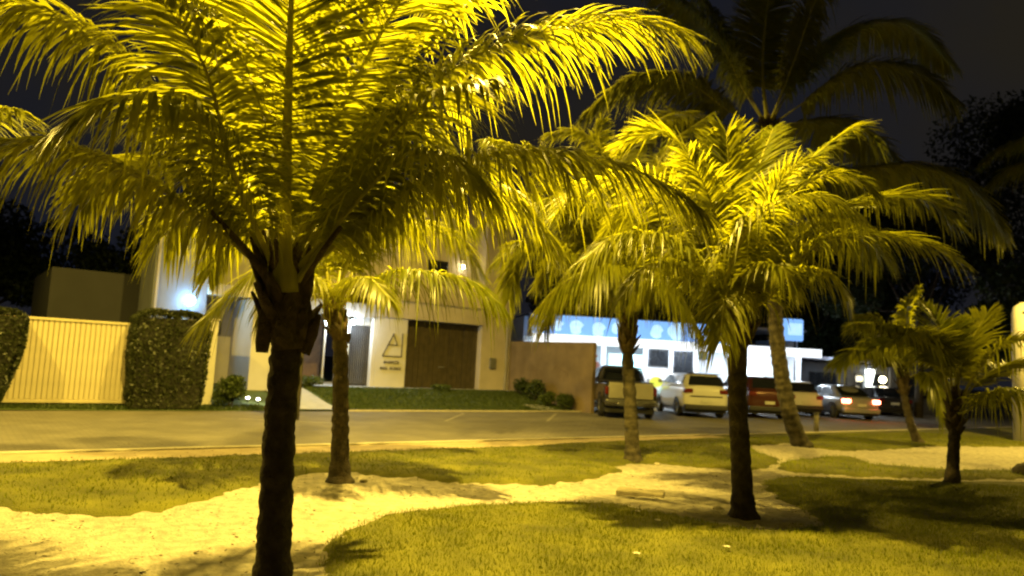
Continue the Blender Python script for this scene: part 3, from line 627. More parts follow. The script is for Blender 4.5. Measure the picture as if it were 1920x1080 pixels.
    bc = blackp if kind in ('pickup', 'suv', 'hatch') else pm
    b = MB(); b.box(-hw*.93, hw*.93, -.07, .16, bz+.0, bz+.20 if kind != 'pickup' else bz+.24); b.build('bumper', bc if kind != 'pickup' else mat('bumper_grey', (.16, .16, .15), .35, .2, 5, metal=.6), t, bevel=.05)
    if plate:
        zp = bz+.34 if kind in ('hatch', 'suv', 'sedan') else bz+.1
        b = MB(); b.box(-.2, .2, -.09 if kind == 'pickup' else -.03, -.012, zp-.06, zp+.06); b.build('number_plate', plate_m, t)
    b = MB(); b.box(-hw*.9, hw*.9, .12, L-.2, .20, .34); b.build('underbody', blackp, t)
    return t
lamplit_p = paintm('lamplit_paint', (.42, .40, .33)); whitep = paintm('white_paint', (.62, .61, .57), 0, .3); darkp = paintm('black_paint', (.03, .028, .026), .2, .2)
red = paintm('maroon_paint', (.075, .022, .014), .3, .25); silver = paintm('silver_paint', (.42, .42, .42), .5, .3)
p = car('pickup_truck', 'dark pickup with pale tailgate parked nearest the brown wall', 'pickup truck', (4.22, 25.3), R(2), 5.2, 1.86, 1.22, 1.80, (1.75, 2.0, 3.0, 3.75), darkp, 'pickup', r=.39)
b = MB(); b.box(-.76, .76, -.045, .06, .68, 1.22); tg = b.build('tailgate', lamplit_p, p, bevel=.03)  # paler than the body: lamplight on the tailgate put into its colour
b = MB(); b.box(-.14, .14, -.065, -.048, 1.04, 1.11); b.build('handle', chrome, tg)
b = MB(); b.box(-.80, .80, .1, 1.7, 1.225, 1.26); b.build('bed_cover', blackp, p, bevel=.02)
b = MB(); b.tube([(-.8, 1.62, 1.24), (-.66, 1.66, 1.72), (.66, 1.66, 1.72), (.8, 1.62, 1.24)], .035, 8); b.build('roll_bar', blackp, p, True)
b = MB(); b.box(-.9, -.45, -.16, .0, .50, .56); b.box(.45, .9, -.16, .0, .50, .56); b.build('bumper_step', chrome, p, bevel=.02)
s1 = car('suv', 'white sport utility vehicle parked second from the left, side lit blue-white', 'car', (7.5, 28.0), R(4), 4.2, 1.80, 1.20, 1.66, (.10, .32, 2.4, 3.2), whitep, 'suv')
car('suv', 'maroon sport utility vehicle half hidden by the leaning palm trunk', 'car', (10.45, 29.6), R(5), 4.2, 1.84, 1.18, 1.68, (.12, .36, 2.4, 3.2), red, 'suv')
h1 = car('hatchback', 'white hatchback parked between the maroon vehicle and the silver sedan', 'car', (13.25, 33.0), R(6), 3.9, 1.74, 1.05, 1.55, (.15, .55, 2.2, 3.1), whitep, 'hatch')
car('sedan', 'silver sedan with its brake lights lit', 'car', (15.45, 32.4), R(5), 4.5, 1.78, 1.0, 1.47, (.55, 1.25, 2.6, 3.5), silver, 'sedan', lit=True)
car('sedan', 'dark car furthest right, half hidden by the young palm', 'car', (19.6, 37.6), R(-8), 4.4, 1.78, .98, 1.46, (.5, 1.1, 2.5, 3.4), darkp, 'sedan')
b = MB(); b.box(-.62, .62, -.02, .03, .79, .83); b.build('trim_strip', blackp, s1); b = MB(); b.box(-.65, .65, .28, .45, 1.63, 1.67); b.build('spoiler', blackp, s1, bevel=.02)

# ------------------------------------------------------------------ person by the shop
def person(loc, rz, h):
    t = thing('person', 'person in a pink shirt and red cap standing on the shop terrace behind the pickup', 'person', loc, rz)
    k = h/1.75
    J = [(0, 0, .95), (0, 0, 1.15), (0, .01, 1.35), (0, .0, 1.47), (0, -.01, 1.53), (0, -.02, 1.63), (0, -.01, 1.73),
         (.17, 0, 1.40), (.24, .02, 1.13), (.22, -.10, .90), (.22, -.14, .80), (-.17, 0, 1.40), (-.24, .02, 1.13), (-.23, -.08, .88), (-.23, -.12, .78),
         (.10, 0, .88), (.11, -.03, .50), (.12, .02, .08), (.12, -.14, .03), (-.10, 0, .88), (-.11, -.01, .50), (-.12, .04, .08), (-.12, -.12, .03)]
    E = [(0, 1), (1, 2), (2, 3), (3, 4), (4, 5), (5, 6), (2, 7), (7, 8), (8, 9), (9, 10), (2, 11), (11, 12), (12, 13), (13, 14), (0, 15), (15, 16), (16, 17), (17, 18), (0, 19), (19, 20), (20, 21), (21, 22)]
    Rr = [.15, .14, .15, .07, .06, .10, .085, .065, .048, .035, .04, .065, .048, .035, .04, .09, .06, .042, .04, .09, .06, .042, .04]
    me = bpy.data.meshes.new('body'); me.from_pydata([tuple(c*k for c in v) for v in J], E, []); o = bpy.data.objects.new('body', me); COL.objects.link(o); o.parent = t
    sk = o.modifiers.new('skin', 'SKIN'); ly = me.skin_vertices[0].data if me.skin_vertices else None
    if ly is None:
        bpy.context.view_layer.objects.active = o; ly = me.skin_vertices[0].data
    for i, rr in enumerate(Rr): ly[i].radius = (rr*k, rr*k*(.72 if i < 3 else 1))
    ly[0].use_root = True; o.modifiers.new('s', 'SUBSURF').levels = 1
    me.materials.append(mat('skin', (.30, .17, .11), .6, .1, 4))
    b = MB(); b.tube([(0, 0, .86*k), (0, 0, 1.15*k), (0, 0, 1.38*k), (0, 0, 1.45*k)], [.19*k, .18*k, .20*k, .10*k], 14, .75); 
    for sx in (-1, 1): b.tube([(sx*.12*k, 0, 1.41*k), (sx*.21*k, .01, 1.30*k), (sx*.25*k, .02, 1.14*k)], [.07*k, .075*k, .065*k], 10)
    b.build('shirt', mat('pink_shirt', (.60, .30, .33), .8, .1, 5), t, True)
    b = MB()
    for sx in (-1, 1): b.tube([(sx*.10*k, 0, .92*k), (sx*.11*k, -.02, .5*k), (sx*.12*k, .02, .1*k)], [.11*k, .085*k, .07*k], 10)
    b.build('trousers', mat('grey_trousers', (.25, .27, .30), .8, .1, 5), t, True)
    b = MB(); b.sphere((0, -.015, 1.71*k), .115*k, 12, 8, (1, 1.05, .75)); b.box(-.08*k, .08*k, -.22*k, -.08*k, 1.69*k, 1.705*k); b.build('cap', mat('red_cap', (.45, .04, .04), .7, .1, 5), t, True)
person((4.05, 34.9, .38), R(20), 1.78)

# ------------------------------------------------------------------ park furniture and litter
def rock(name, label, cat, x, y, r, sc, m, seed, grp=None, z=None):
    t = thing(name, label, cat, (x, y, 0 if z is None else z), 0, grp); b = MB(); b.sphere((0, 0, r*sc[2]*.4), r, 12, 8, sc); q = random.Random(seed)
    b.v = [(a*(1+q.uniform(-.13, .13)), c*(1+q.uniform(-.13, .13)), d*(1+q.uniform(-.1, .1))) for a, c, d in b.v]; o = b.build('stone', m, t, True)
    return t
stone_m = mat('stone', (.34, .30, .24), .85, .3, 9, .6, 30)
gx, gy = (1.79, 9.73); t = thing('concrete_slab', 'flat concrete slab lying in the sand path between two palms', 'slab', (gx, gy, 0), R(-14))
b = MB(); b.box(-.30, .30, -.17, .17, -.02, .055); b.build('slab', mat('old_concrete', (.24, .21, .15), .9, .25, 6, .6, 30), t, bevel=.015)
b = MB(); b.tube([(-.03, 0, .055), (-.02, 0, .065), (.02, 0, .065), (.03, 0, .055)], .004, 6); b.build('lift_ring', dark_m, t)
def stone1(px, py, r, lab, i, d=.0):
    pass
for i, (g_, r, lb) in enumerate((((2.54, 8.86), .055, 'small pale stone left of the right palm foot'), ((2.96, 8.91), .03, 'little pale stone touching the right palm foot'), ((-1.74, 9.53), .045, 'pale stone beside the foot of the thin palm'), ((2.60, 12.71), .05, 'pale stone in the dark shade near the middle palm'))):
    t = thing('stone', lb, 'stone', (g_[0], g_[1], .0)); b = MB(); b.sphere((0, 0, r*.4), r, 10, 7, (1.2, .9, .7)); q = random.Random(i); b.v = [(a*(1+q.uniform(-.15, .15)), c*(1+q.uniform(-.15, .15)), d) for a, c, d in b.v]
    me_ = b.build('rock', stone_m, t, True)
gx, gy = (9.73, 13.97); t = thing('boulder', 'dark rounded boulder at the right border of the park', 'boulder', (gx, gy, 0)); b = MB(); b.sphere((0, 0, .08), .22, 14, 9, (1.1, .9, .8)); q = random.Random(9); b.v = [(a*(1+q.uniform(-.1, .1)), c*(1+q.uniform(-.1, .1)), d*(1+q.uniform(-.1, .1))) for a, c, d in b.v]; b.build('rock', mat('dark_rock', (.07, .06, .045), .9, .3, 6, .7, 20), t, True)
for i, (g_, lb) in enumerate((((1.48, 8.18), 'small pale dropped blossom on the grass below the slab'), ((1.61, 7.75), 'tiny pale blossom right of another on the front lawn'), ((2.02, 6.74), 'pale blossom on the front lawn near the bottom, below the right palm'), ((1.15, 6.33), 'pale blossom on the front lawn near the bottom middle'), ((4.63, 7.06), 'pale dropped blossom at the lower right corner'))):
    t = thing('fallen_blossom', lb, 'blossom', (g_[0], g_[1], .075), i*1.3, 'pale blossoms dropped on the front lawn'); b = MB()
    for k in range(5):
        a = k*1.257; c_, s_ = math.cos(a), math.sin(a); b.add([(0, 0, .0), (c_*.02-s_*.012, s_*.02+c_*.012, .012), (c_*.042, s_*.042, .006), (c_*.02+s_*.012, s_*.02-c_*.012, .012)], [(0, 1, 2, 3)])
    b.build('petals', white_m, t)
r_ = np.random.default_rng(12); n = 3200; x = r_.uniform(-6, 6, n); y = r_.uniform(2.5, 12, n)
kk = (inside_dist(x, y, L1) < -.05) & (inside_dist(x, y, L2) < -.05); x, y = x[kk], y[kk]; n = len(x)
V = leafcloud((0, 0, 0), (1, 1, 0), n, .022, r_); V = V.reshape(n, 4, 3); V = (V-V.mean(1, keepdims=True)); V[:, :, 2] *= .25; V += np.stack([x, y, h0(x, y)+.014], -1)[:, None]
tag(npmesh('leaf_litter', V.reshape(-1, 3), np.arange(4*n).reshape(-1, 4), fibre_m), 'bits of dry leaf scattered over the sand', 'leaf litter', kind='stuff')
gx, gy = (9.56, 23.00); t = thing('bollard', 'short dark post at the lawn edge in front of the white hatchback', 'bollard', (gx, gy, 0), .1)
b = MB(); b.tube([(0, 0, -.05), (0, 0, .50)], .075, 12); b.build('post', conc, t, True); b = MB(); b.sphere((0, 0, .52), .1, 12, 8, (1, 1, .5)); b.build('cap', dark_m, t, True)
wp = thing('white_column', 'pale round topped column at the right border', 'column', (15.85, 22.6, 0), 0)
b = MB(); b.tube([(0, 0, -.1), (0, 0, 3.9), (0, 0, 4.1), (0, 0, 4.25)], [.42, .42, .38, .2], 24); b.build('shaft', white_m, wp, True)
for k in range(3): b = MB(); b.sphere((-.30+.06*k, -.28-.03*k, 3.92+.07*k), .05, 8, 6); b.build('dark_stud', dark_m, wp)

# ------------------------------------------------------------------ palms
def spline(P, n):
    P = [np.array(p, float) for p in P]; P = [2*P[0]-P[1]]+P+[2*P[-1]-P[-2]]; out = []
    m = len(P)-3
    for i in range(m):
        a, b_, c, d = P[i:i+4]; k = 24
        for j in range(k):
            t = j/k; out.append(.5*((2*b_)+(-a+c)*t+(2*a-5*b_+4*c-d)*t*t+(-a+3*b_-3*c+d)*t**3))
    out.append(P[-2]); out = np.array(out); s = np.concatenate([[0], np.cumsum(np.linalg.norm(np.diff(out, axis=0), axis=1))])
    q = np.linspace(0, s[-1], n); return np.stack([np.interp(q, s, out[:, i]) for i in range(3)], -1), s[-1]
fr_rng = np.random.default_rng(99)
def frond(tree, P, leaf=.62, n=None, droop=.55, t0=.2, roll=0, wid=.0235, r0=.034, vee=.15, base=(0, 0, 0), m=None, rm=None, dens=1.0, fwd_=0.0, label=None):
    r = fr_rng; P = [np.array(p, float) for p in P]
    C, L = spline(P, 40); C = C-np.array(base)
    if n is None: n = int(L*60*dens)
    rad = [r0*(1-.9*(i/39)**.7)*(1.5 if i < 3 else 1) for i in range(40)]
    b = MB(); b.tube(C, rad, 6, .7); fr = b.build('frond', rm or rachis_m, tree, True)
    if label: fr['label'] = label
    T = np.gradient(C, axis=0); T /= np.linalg.norm(T, axis=1)[:, None]
    sid = np.cross(T, np.array([0, 0, 1.])); nn = np.linalg.norm(sid, axis=1)[:, None]
    # steady side vector, carried along where the rib is near vertical
    hz = P[-1]-P[0]; hz[2] = 0; hz = hz/(np.linalg.norm(hz)+1e-6); alt = np.cross(hz, np.array([0, 0, 1.]))
    sid = np.where(nn > .25, sid/np.maximum(nn, 1e-6), alt); sgn = np.sign((sid@alt)); sgn[sgn == 0] = 1; sid = sid*sgn[:, None]
    nor = np.cross(sid, T); nor /= np.linalg.norm(nor, axis=1)[:, None]
    if roll: c_, s_ = math.cos(roll), math.sin(roll); sid, nor = sid*c_+nor*s_, nor*c_-sid*s_
    Vs = []
    t = np.linspace(t0, .995, n)
    for side in (-1, 1):
        tt = np.clip(t+r.normal(0, .004, n), t0, 1); g = tt*39
        I = lambda A: np.stack([np.interp(g, np.arange(40), A[:, i]) for i in range(3)], -1)
        p0, Tt, Ss, Nn = I(C), I(T), I(sid), I(nor)
        u = (tt-t0)/(1-t0); al = np.radians(78-48*u+r.normal(0, 4, n))-fwd_; ve = vee+r.normal(0, .10, n)
        Ll = 1.14*leaf*np.interp(u, [0, .08, .3, .6, .85, 1], [.45, .75, 1, .92, .66, .38])*r.uniform(.85, 1.1, n)
        d = np.cos(al)[:, None]*Tt+np.sin(al)[:, None]*(side*Ss*np.cos(ve)[:, None]+Nn*np.sin(ve)[:, None])
        w = Tt-(Tt*d).sum(1)[:, None]*d; w /= np.linalg.norm(w, axis=1)[:, None]; nn2 = np.cross(d, w)
        ra = r.normal(.15, .26, n); w = w*np.cos(ra)[:, None]+nn2*np.sin(ra)[:, None]
        dr = .72*droop*r.uniform(.55, 1.4, n)
        us = np.array([0, .3, .62, .84, 1.0]); ws = np.array([.55, 1, .85, .5, .06])
        pts = p0[:, None]+d[:, None]*(Ll[:, None]*us)[:, :, None]*np.sqrt(np.clip(1-(dr[:, None]*us)**2*.5, .25, 1))[:, :, None]
        pts[:, :, 2] -= (Ll*dr)[:, None]*us**2
        brk = (r.uniform(0, 1, n) < .14)[:, None]*np.maximum(us-.5, 0)*Ll[:, None]*.9; pts[:, :, 2] -= brk
        ww = w[:, None]*(wid*r.uniform(.8, 1.2, n)[:, None]*ws)[:, :, None]*.5
        Vs.append(np.stack([pts-ww, pts+ww], 2).reshape(n, -1, 3))
    V = np.concatenate(Vs); N_ = len(V); q = np.array([[2*i, 2*i+1, 2*i+3, 2*i+2] for i in range(4)])
    F_ = (q[None]+np.arange(N_)[:, None, None]*10).reshape(-1, 4)
    o = npmesh('leaflets', V.reshape(-1, 3), F_, m or frond_m, fr); o['kind'] = 'stuff'
    return fr
def gen_frond(tree, start, az, el0, L, bend, **k):
    """a frond leaving at elevation el0 and arching over by bend"""
    p = np.array(start, float); pts = [p.copy()]; n = 6
    for i in range(n):
        el = el0-bend*((i+.5)/n)**1.3; p = p+np.array([math.cos(az)*math.cos(el), math.sin(az)*math.cos(el), math.sin(el)])*L/n; pts.append(p.copy())
    return frond(tree, pts, **k)
def palm(label, foot, pts, r0, r1, crown=True, stub=1.0, group='coconut palms in the park', tm=None, rings=None):
    t = thing('coconut_palm', label, 'palm tree', (foot[0], foot[1], 0), 0, group)
    C, L = spline(pts, int(np.linalg.norm(np.array(pts[-1])-np.array(pts[0]))/.028)+4); C = C-np.array([foot[0], foot[1], 0]); n = len(C)
    q = random.Random(int(foot[0]*100)); rad = []
    per = max(2, int(.085/.028))
    for i in range(n):
        f = i/(n-1); base = r0*(1-f)+r1*f+.07*math.exp(-(f*L)/.12); rad.append(base*(1+.05*math.sin(i*.9+1.5*math.sin(i*.23))+q.uniform(-.04, .04)))
    b = MB(); b.tube(C, rad, 22)
    b.v = [(x+q.uniform(-.004, .004), y+q.uniform(-.004, .004), z) for x, y, z in b.v]
    b.build('trunk', tm or trunk_m, t, True)
    top = C[-1]; ax = (C[-1]-C[-6]); ax = ax/np.linalg.norm(ax)
    if crown:   # overlapping old leaf bases with fibre
        N = 30
        for k in range(N):
            a = k*2.4; h = -.36+.58*k/N; tilt = .22+.5*q.random()*(1-k/N); ln = q.uniform(.22, .42)*stub; rr = r1*1.05
            base = top+ax*h; o = np.array([math.cos(a), math.sin(a), 0.])
            p0 = base+o*rr*.75; p1 = base+o*(rr*1.0+ln*math.sin(tilt)*.45)+ax*ln*.5; p2 = base+o*(rr+ln*math.sin(tilt))+ax*ln*math.cos(tilt)
            b = MB(); b.tube([p0, p1, p2], [.075*stub, .062*stub, .018*stub], 9, .55); b.build('leaf_base', fibre_m, t, True)
        b = MB(); b.tube([top-ax*.35, top-ax*.1, top+ax*.15, top+ax*.4], [r1*1.05, r1*1.45, r1*1.3, r1*.4], 14); b.build('fibre_sheath', fibre_m, t, True)
    return t, tuple(np.array([foot[0], foot[1], 0]))
PI = math.pi
# --- near palm (left)
T, B = palm('nearest and biggest coconut palm, its dark trunk left of centre and canopy overhead', (-1.44, 4.95), [(-1.44, 4.95, 0.00), (-1.46, 4.95, 0.48), (-1.48, 4.95, 1.10), (-1.48, 4.95, 1.66), (-1.52, 4.95, 1.95)], .108, .10, stub=.85)
K = dict(base=B, leaf=.66, droop=.6)
c = (-1.54, 4.95, 2.02)
frond(T, [c, (-1.85, 4.90, 2.50), (-2.30, 4.80, 3.12), (-2.71, 4.60, 3.53), (-3.13, 4.40, 3.66), (-3.61, 4.30, 3.63)], **dict(K, droop=.95, leaf=.60))
frond(T, [c, (-1.90, 4.80, 2.33), (-2.29, 4.60, 2.60), (-2.70, 4.40, 2.76), (-3.01, 4.20, 2.72), (-3.27, 4.00, 2.57)], **dict(K, droop=.95, leaf=.52))
frond(T, [(-1.49, 4.85, 1.99), (-1.49, 4.70, 2.55), (-1.43, 4.40, 3.15), (-1.33, 4.00, 3.57), (-1.17, 3.50, 3.91)], **dict(K, leaf=.78, droop=.35, vee=.25, t0=.36, r0=.06))
frond(T, [c, (-1.76, 5.10, 2.74), (-1.97, 5.20, 3.54), (-2.34, 5.30, 4.18), (-2.84, 5.30, 4.40)], **dict(K, leaf=.75, droop=.5))
frond(T, [c, (-1.70, 5.10, 2.93), (-1.81, 5.30, 3.96), (-1.79, 5.40, 4.86)], **dict(K, leaf=.8, droop=.5))
frond(T, [c, (-1.29, 5.10, 2.57), (-0.91, 5.20, 3.32), (-0.32, 5.20, 3.83), (0.36, 5.10, 4.04), (0.77, 5.00, 4.05), (1.10, 4.90, 3.93)], **dict(K, droop=.75, leaf=.62))
frond(T, [c, (-1.04, 5.00, 2.49), (-0.63, 5.00, 2.81), (-0.26, 4.90, 2.96), (0.09, 4.80, 3.00), (0.55, 4.70, 2.94), (0.91, 4.60, 2.79), (1.16, 4.50, 2.60)], **dict(K, droop=.85, leaf=.58, dens=1.05))
frond(T, [c, (-1.31, 5.10, 2.80), (-1.03, 5.30, 3.67), (-0.60, 5.40, 4.28), (-0.05, 5.50, 4.67)], **dict(K, leaf=.72, droop=.5))
frond(T, [c, (-1.33, 4.90, 2.78), (-1.06, 4.70, 3.46), (-0.70, 4.40, 3.95), (-0.29, 4.00, 4.14)], **dict(K, leaf=.75, droop=.6))
frond(T, [c, (-1.12, 4.70, 2.46), (-0.77, 4.50, 2.78), (-0.45, 4.30, 2.81), (-0.22, 4.20, 2.63)], **dict(K, leaf=.45, droop=.7, t0=.3))
frond(T, [c, (-1.30, 5.20, 2.36), (-0.98, 5.40, 2.77), (-0.57, 5.50, 2.98), (-0.08, 5.60, 2.90), (0.31, 5.60, 2.55)], **dict(K, leaf=.62, droop=.9))
frond(T, [c, (-1.80, 5.00, 2.41), (-2.09, 5.00, 2.73), (-2.62, 5.30, 2.94), (-3.07, 5.50, 2.89), (-3.34, 5.60, 2.65)], **dict(K, leaf=.5, droop=.9))
frond(T, [c, (-1.71, 4.80, 2.49), (-1.95, 4.60, 2.92), (-2.10, 4.30, 3.05), (-2.22, 4.00, 2.96), (-2.40, 3.80, 2.73)], **dict(K, leaf=.56, droop=.9))
frond(T, [c, (-1.50, 5.30, 2.68), (-1.45, 5.50, 3.31), (-1.26, 5.70, 3.64), (-0.94, 5.80, 3.65), (-0.58, 5.80, 3.36)], **dict(K, leaf=.68, droop=.8))
frond(T, [c, (-1.77, 5.20, 2.57), (-2.16, 5.60, 3.13), (-2.60, 5.90, 3.46), (-3.10, 6.20, 3.54)], **dict(K, leaf=.68, droop=.8))
frond(T, [c, (-1.48, 5.40, 2.50), (-1.38, 5.90, 2.91), (-1.15, 6.30, 3.01), (-0.88, 6.50, 2.69)], **dict(K, leaf=.6, droop=1.0))
frond(T, [c, (-1.83, 5.30, 2.43), (-2.28, 5.80, 2.75), (-2.76, 6.20, 2.81), (-3.05, 6.40, 2.55)], **dict(K, leaf=.6, droop=1.0))
frond(T, [c, (-1.75, 4.50, 2.66), (-1.79, 4.00, 3.17), (-1.88, 3.40, 3.39)], **dict(K, leaf=.6, droop=.7))
frond(T, [(-1.47, 4.90, 2.00), (-1.19, 4.75, 2.36), (-0.90, 4.50, 2.81), (-0.56, 4.20, 3.09), (-0.15, 3.90, 3.13)], **dict(K, leaf=.5, droop=.9))
# old hanging sheath
b = MB(); sp = [(-1.59, 4.85, 1.93), (-1.60, 4.83, 1.79), (-1.60, 4.83, 1.65), (-1.60, 4.83, 1.58)]; b.tube([Vector(p)-Vector(B) for p in sp], [.03, .045, .05, .04], 8, .5); b.build('hanging_sheath', fibre_m, T, True)
for (a_, e_) in ((((-1.53, 4.95, 1.95)), ((-1.92, 4.60, 2.45))), (((-1.48, 4.95, 1.95)), ((-1.12, 4.70, 2.41)))):
    b = MB(); b.tube([Vector(a_)-Vector(B), (Vector(a_)+Vector(e_))/2-Vector(B)+Vector((0, 0, .02)), Vector(e_)-Vector(B)], [.04, .025, .015], 8); b.build('dry_leaf_stalk', fibre_m, T, True)
# --- thin palm behind it
T, B = palm('slender mottled coconut palm just right of the nearest palm', (-2.02, 9.43), [(-2.02, 9.43, 0.00), (-2.08, 9.43, 0.95), (-2.14, 9.43, 1.69), (-2.24, 9.43, 2.09)], .115, .085, stub=.6)
K = dict(base=B, leaf=.62, droop=.7); c = (-2.25, 9.43, 2.12)
frond(T, [c, (-2.58, 9.20, 2.63), (-2.92, 8.90, 2.64), (-3.27, 8.70, 2.30), (-3.55, 8.50, 1.87)], **K)
frond(T, [c, (-1.86, 9.20, 2.43), (-1.38, 9.00, 2.64), (-0.84, 8.80, 2.62), (-0.44, 8.70, 2.52), (-0.13, 8.60, 2.27)], **dict(K, droop=.95))
frond(T, [c, (-2.41, 9.50, 2.71), (-2.57, 9.60, 3.42), (-2.69, 9.80, 4.19)], **dict(K, r0=.045))
frond(T, [c, (-2.01, 9.80, 2.91), (-1.53, 10.20, 3.45), (-0.89, 10.60, 3.40), (-0.48, 10.80, 2.90)], **K)
frond(T, [c, (-2.90, 9.90, 2.88), (-3.60, 10.40, 3.30), (-4.27, 10.80, 3.10), (-4.54, 11.00, 2.63)], **K)
frond(T, [c, (-2.03, 9.20, 2.89), (-1.65, 9.10, 3.50), (-1.13, 9.10, 3.67), (-0.57, 9.00, 3.27)], **K)
frond(T, [c, (-2.27, 9.90, 3.20), (-2.17, 10.50, 4.17), (-1.89, 11.00, 4.65)], **K)
frond(T, [c, (-1.99, 8.90, 2.39), (-1.65, 8.40, 2.48), (-1.34, 8.10, 2.23)], **dict(K, leaf=.45, droop=1))
frond(T, [c, (-2.32, 8.90, 2.37), (-2.47, 8.50, 2.51), (-2.61, 8.20, 2.35), (-2.72, 8.10, 1.98)], **dict(K, leaf=.45, droop=1))
frond(T, [c, (-2.55, 9.30, 3.22), (-2.93, 9.20, 4.01), (-3.40, 9.10, 4.37)], **K)
# --- middle palm behind the sand path
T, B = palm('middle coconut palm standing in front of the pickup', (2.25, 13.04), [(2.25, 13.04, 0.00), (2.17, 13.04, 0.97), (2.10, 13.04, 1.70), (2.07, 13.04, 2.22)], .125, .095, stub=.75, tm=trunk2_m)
K = dict(base=B, leaf=.68, droop=.65, wid=.03); c = (2.08, 13.04, 2.31)
frond(T, [c, (2.05, 12.60, 3.02), (1.58, 12.20, 3.27), (0.95, 12.00, 3.03), (0.45, 11.90, 2.52)], **dict(K, leaf=.72, droop=1.2, dens=1.6))
frond(T, [c, (1.90, 12.80, 3.08), (2.19, 12.40, 3.31), (2.65, 12.20, 3.01), (3.10, 12.10, 2.28)], **dict(K, leaf=.66, droop=1.2, dens=1.6))
frond(T, [c, (1.69, 13.20, 3.70), (1.39, 13.60, 5.06), (1.57, 13.80, 6.32)], **dict(K, droop=.5))
frond(T, [c, (1.80, 13.40, 4.23), (2.13, 14.00, 5.94), (3.15, 14.50, 6.75), (4.13, 14.90, 6.71)], **K)
frond(T, [c, (1.44, 13.40, 3.42), (0.76, 13.80, 3.94), (0.12, 14.10, 3.65), (-0.04, 14.30, 2.83)], **K)
frond(T, [c, (1.37, 12.90, 3.63), (0.67, 12.70, 4.32), (-0.08, 12.60, 4.45), (-0.60, 12.50, 3.93)], **K)
frond(T, [c, (2.20, 12.80, 3.85), (2.49, 12.60, 4.96), (3.08, 12.40, 5.50), (3.69, 12.30, 5.32)], **K)
frond(T, [c, (2.62, 13.50, 3.59), (3.31, 14.00, 4.42), (4.07, 14.50, 4.45)], **K)
frond(T, [c, (1.13, 12.40, 3.82), (0.33, 12.00, 4.96), (-0.47, 11.60, 5.16)], **dict(K, droop=.7))
frond(T, [c, (2.08, 13.70, 3.09), (1.64, 14.40, 3.88), (1.04, 14.90, 3.92), (0.54, 15.20, 3.27)], **K)
frond(T, [c, (2.34, 13.20, 4.42), (2.75, 13.50, 5.72), (3.62, 13.80, 6.53)], **dict(K, droop=.7))
frond(T, [c, (1.57, 12.70, 2.78), (1.07, 12.40, 3.00), (0.71, 12.20, 2.69), (0.56, 12.10, 2.15)], **dict(K, leaf=.5))
frond(T, [c, (1.46, 12.60, 2.95), (0.77, 12.20, 3.50), (0.13, 11.90, 3.59), (-0.28, 11.70, 3.19)], **dict(K, leaf=.55))
frond(T, [c, (1.70, 12.50, 3.50), (1.25, 12.00, 4.11), (0.60, 11.60, 4.26), (0.10, 11.30, 3.91)], **dict(K, leaf=.55))
frond(T, [c, (2.05, 12.40, 3.50), (2.20, 11.90, 4.14), (2.63, 11.50, 4.26), (2.98, 11.20, 3.79)], **dict(K, leaf=.55))
frond(T, [c, (2.42, 12.90, 3.22), (2.92, 13.10, 3.75), (3.55, 13.30, 3.61), (3.89, 13.40, 2.96)], **dict(K, leaf=.55))
frond(T, [c, (1.88, 12.90, 3.85), (1.70, 12.90, 5.00), (1.10, 12.90, 5.74), (0.52, 12.90, 5.71)], **dict(K, leaf=.6))
# --- right palm
T, B = palm('right coconut palm on the sand tongue, dark trunk under a bright full crown', (2.73, 8.50), [(2.73, 8.50, -0.00), (2.68, 8.50, 0.71), (2.63, 8.50, 1.37), (2.63, 8.50, 1.98), (2.66, 8.50, 2.29)], .115, .10)
K = dict(base=B, leaf=.70, droop=.38, vee=.22); c = (2.66, 8.50, 2.29)
frond(T, [c, (2.55, 8.40, 3.01), (2.44, 8.30, 3.73), (2.32, 8.10, 4.29)], **dict(K, dens=1.3, leaf=.72, droop=.3, vee=.1, r0=.035))
frond(T, [c, (2.86, 8.60, 3.19), (3.26, 8.70, 3.94), (3.81, 8.80, 4.49), (4.14, 8.80, 4.68), (4.34, 8.80, 4.49)], **dict(K, leaf=.5, droop=.55))
frond(T, [c, (3.15, 8.70, 3.02), (3.82, 8.80, 3.60), (4.52, 8.90, 3.85), (5.10, 9.00, 3.87), (5.43, 9.00, 3.59)], **dict(K, droop=.5, leaf=.6))
frond(T, [(2.48, 8.30, 1.96), (2.29, 8.00, 2.41), (2.39, 7.70, 3.01), (2.61, 7.40, 3.33), (2.97, 7.20, 3.40), (3.25, 7.00, 3.23)], **dict(K, droop=1.05, leaf=.60, r0=.04))
frond(T, [c, (2.31, 8.40, 2.81), (1.84, 8.30, 3.39), (1.32, 8.20, 3.71), (0.77, 8.10, 3.60), (0.43, 8.00, 3.25)], **dict(K, droop=.5))
frond(T, [c, (2.44, 8.70, 3.31), (2.15, 8.90, 4.13), (1.78, 9.10, 4.58), (1.35, 9.30, 4.48)], **K)
frond(T, [c, (2.20, 8.20, 2.66), (1.66, 8.00, 3.02), (1.11, 7.80, 3.02), (0.70, 7.60, 2.68)], **dict(K, droop=.9, leaf=.58))
frond(T, [c, (3.01, 8.30, 2.72), (3.40, 8.10, 3.10), (3.95, 8.00, 3.20), (4.42, 7.90, 3.12), (4.76, 7.80, 2.92)], **dict(K, droop=.5, leaf=.5))
frond(T, [c, (2.86, 9.00, 3.39), (3.11, 9.40, 4.25), (3.44, 9.80, 4.96)], **dict(K, droop=.5))
frond(T, [c, (3.09, 8.90, 2.92), (3.63, 9.30, 3.48), (4.36, 9.70, 3.66), (5.01, 10.00, 3.31)], **dict(K, droop=.9))
frond(T, [c, (2.86, 8.20, 2.46), (3.03, 7.90, 2.73), (3.24, 7.70, 2.74), (3.42, 7.60, 2.55)], **dict(K, droop=1.0, leaf=.5))
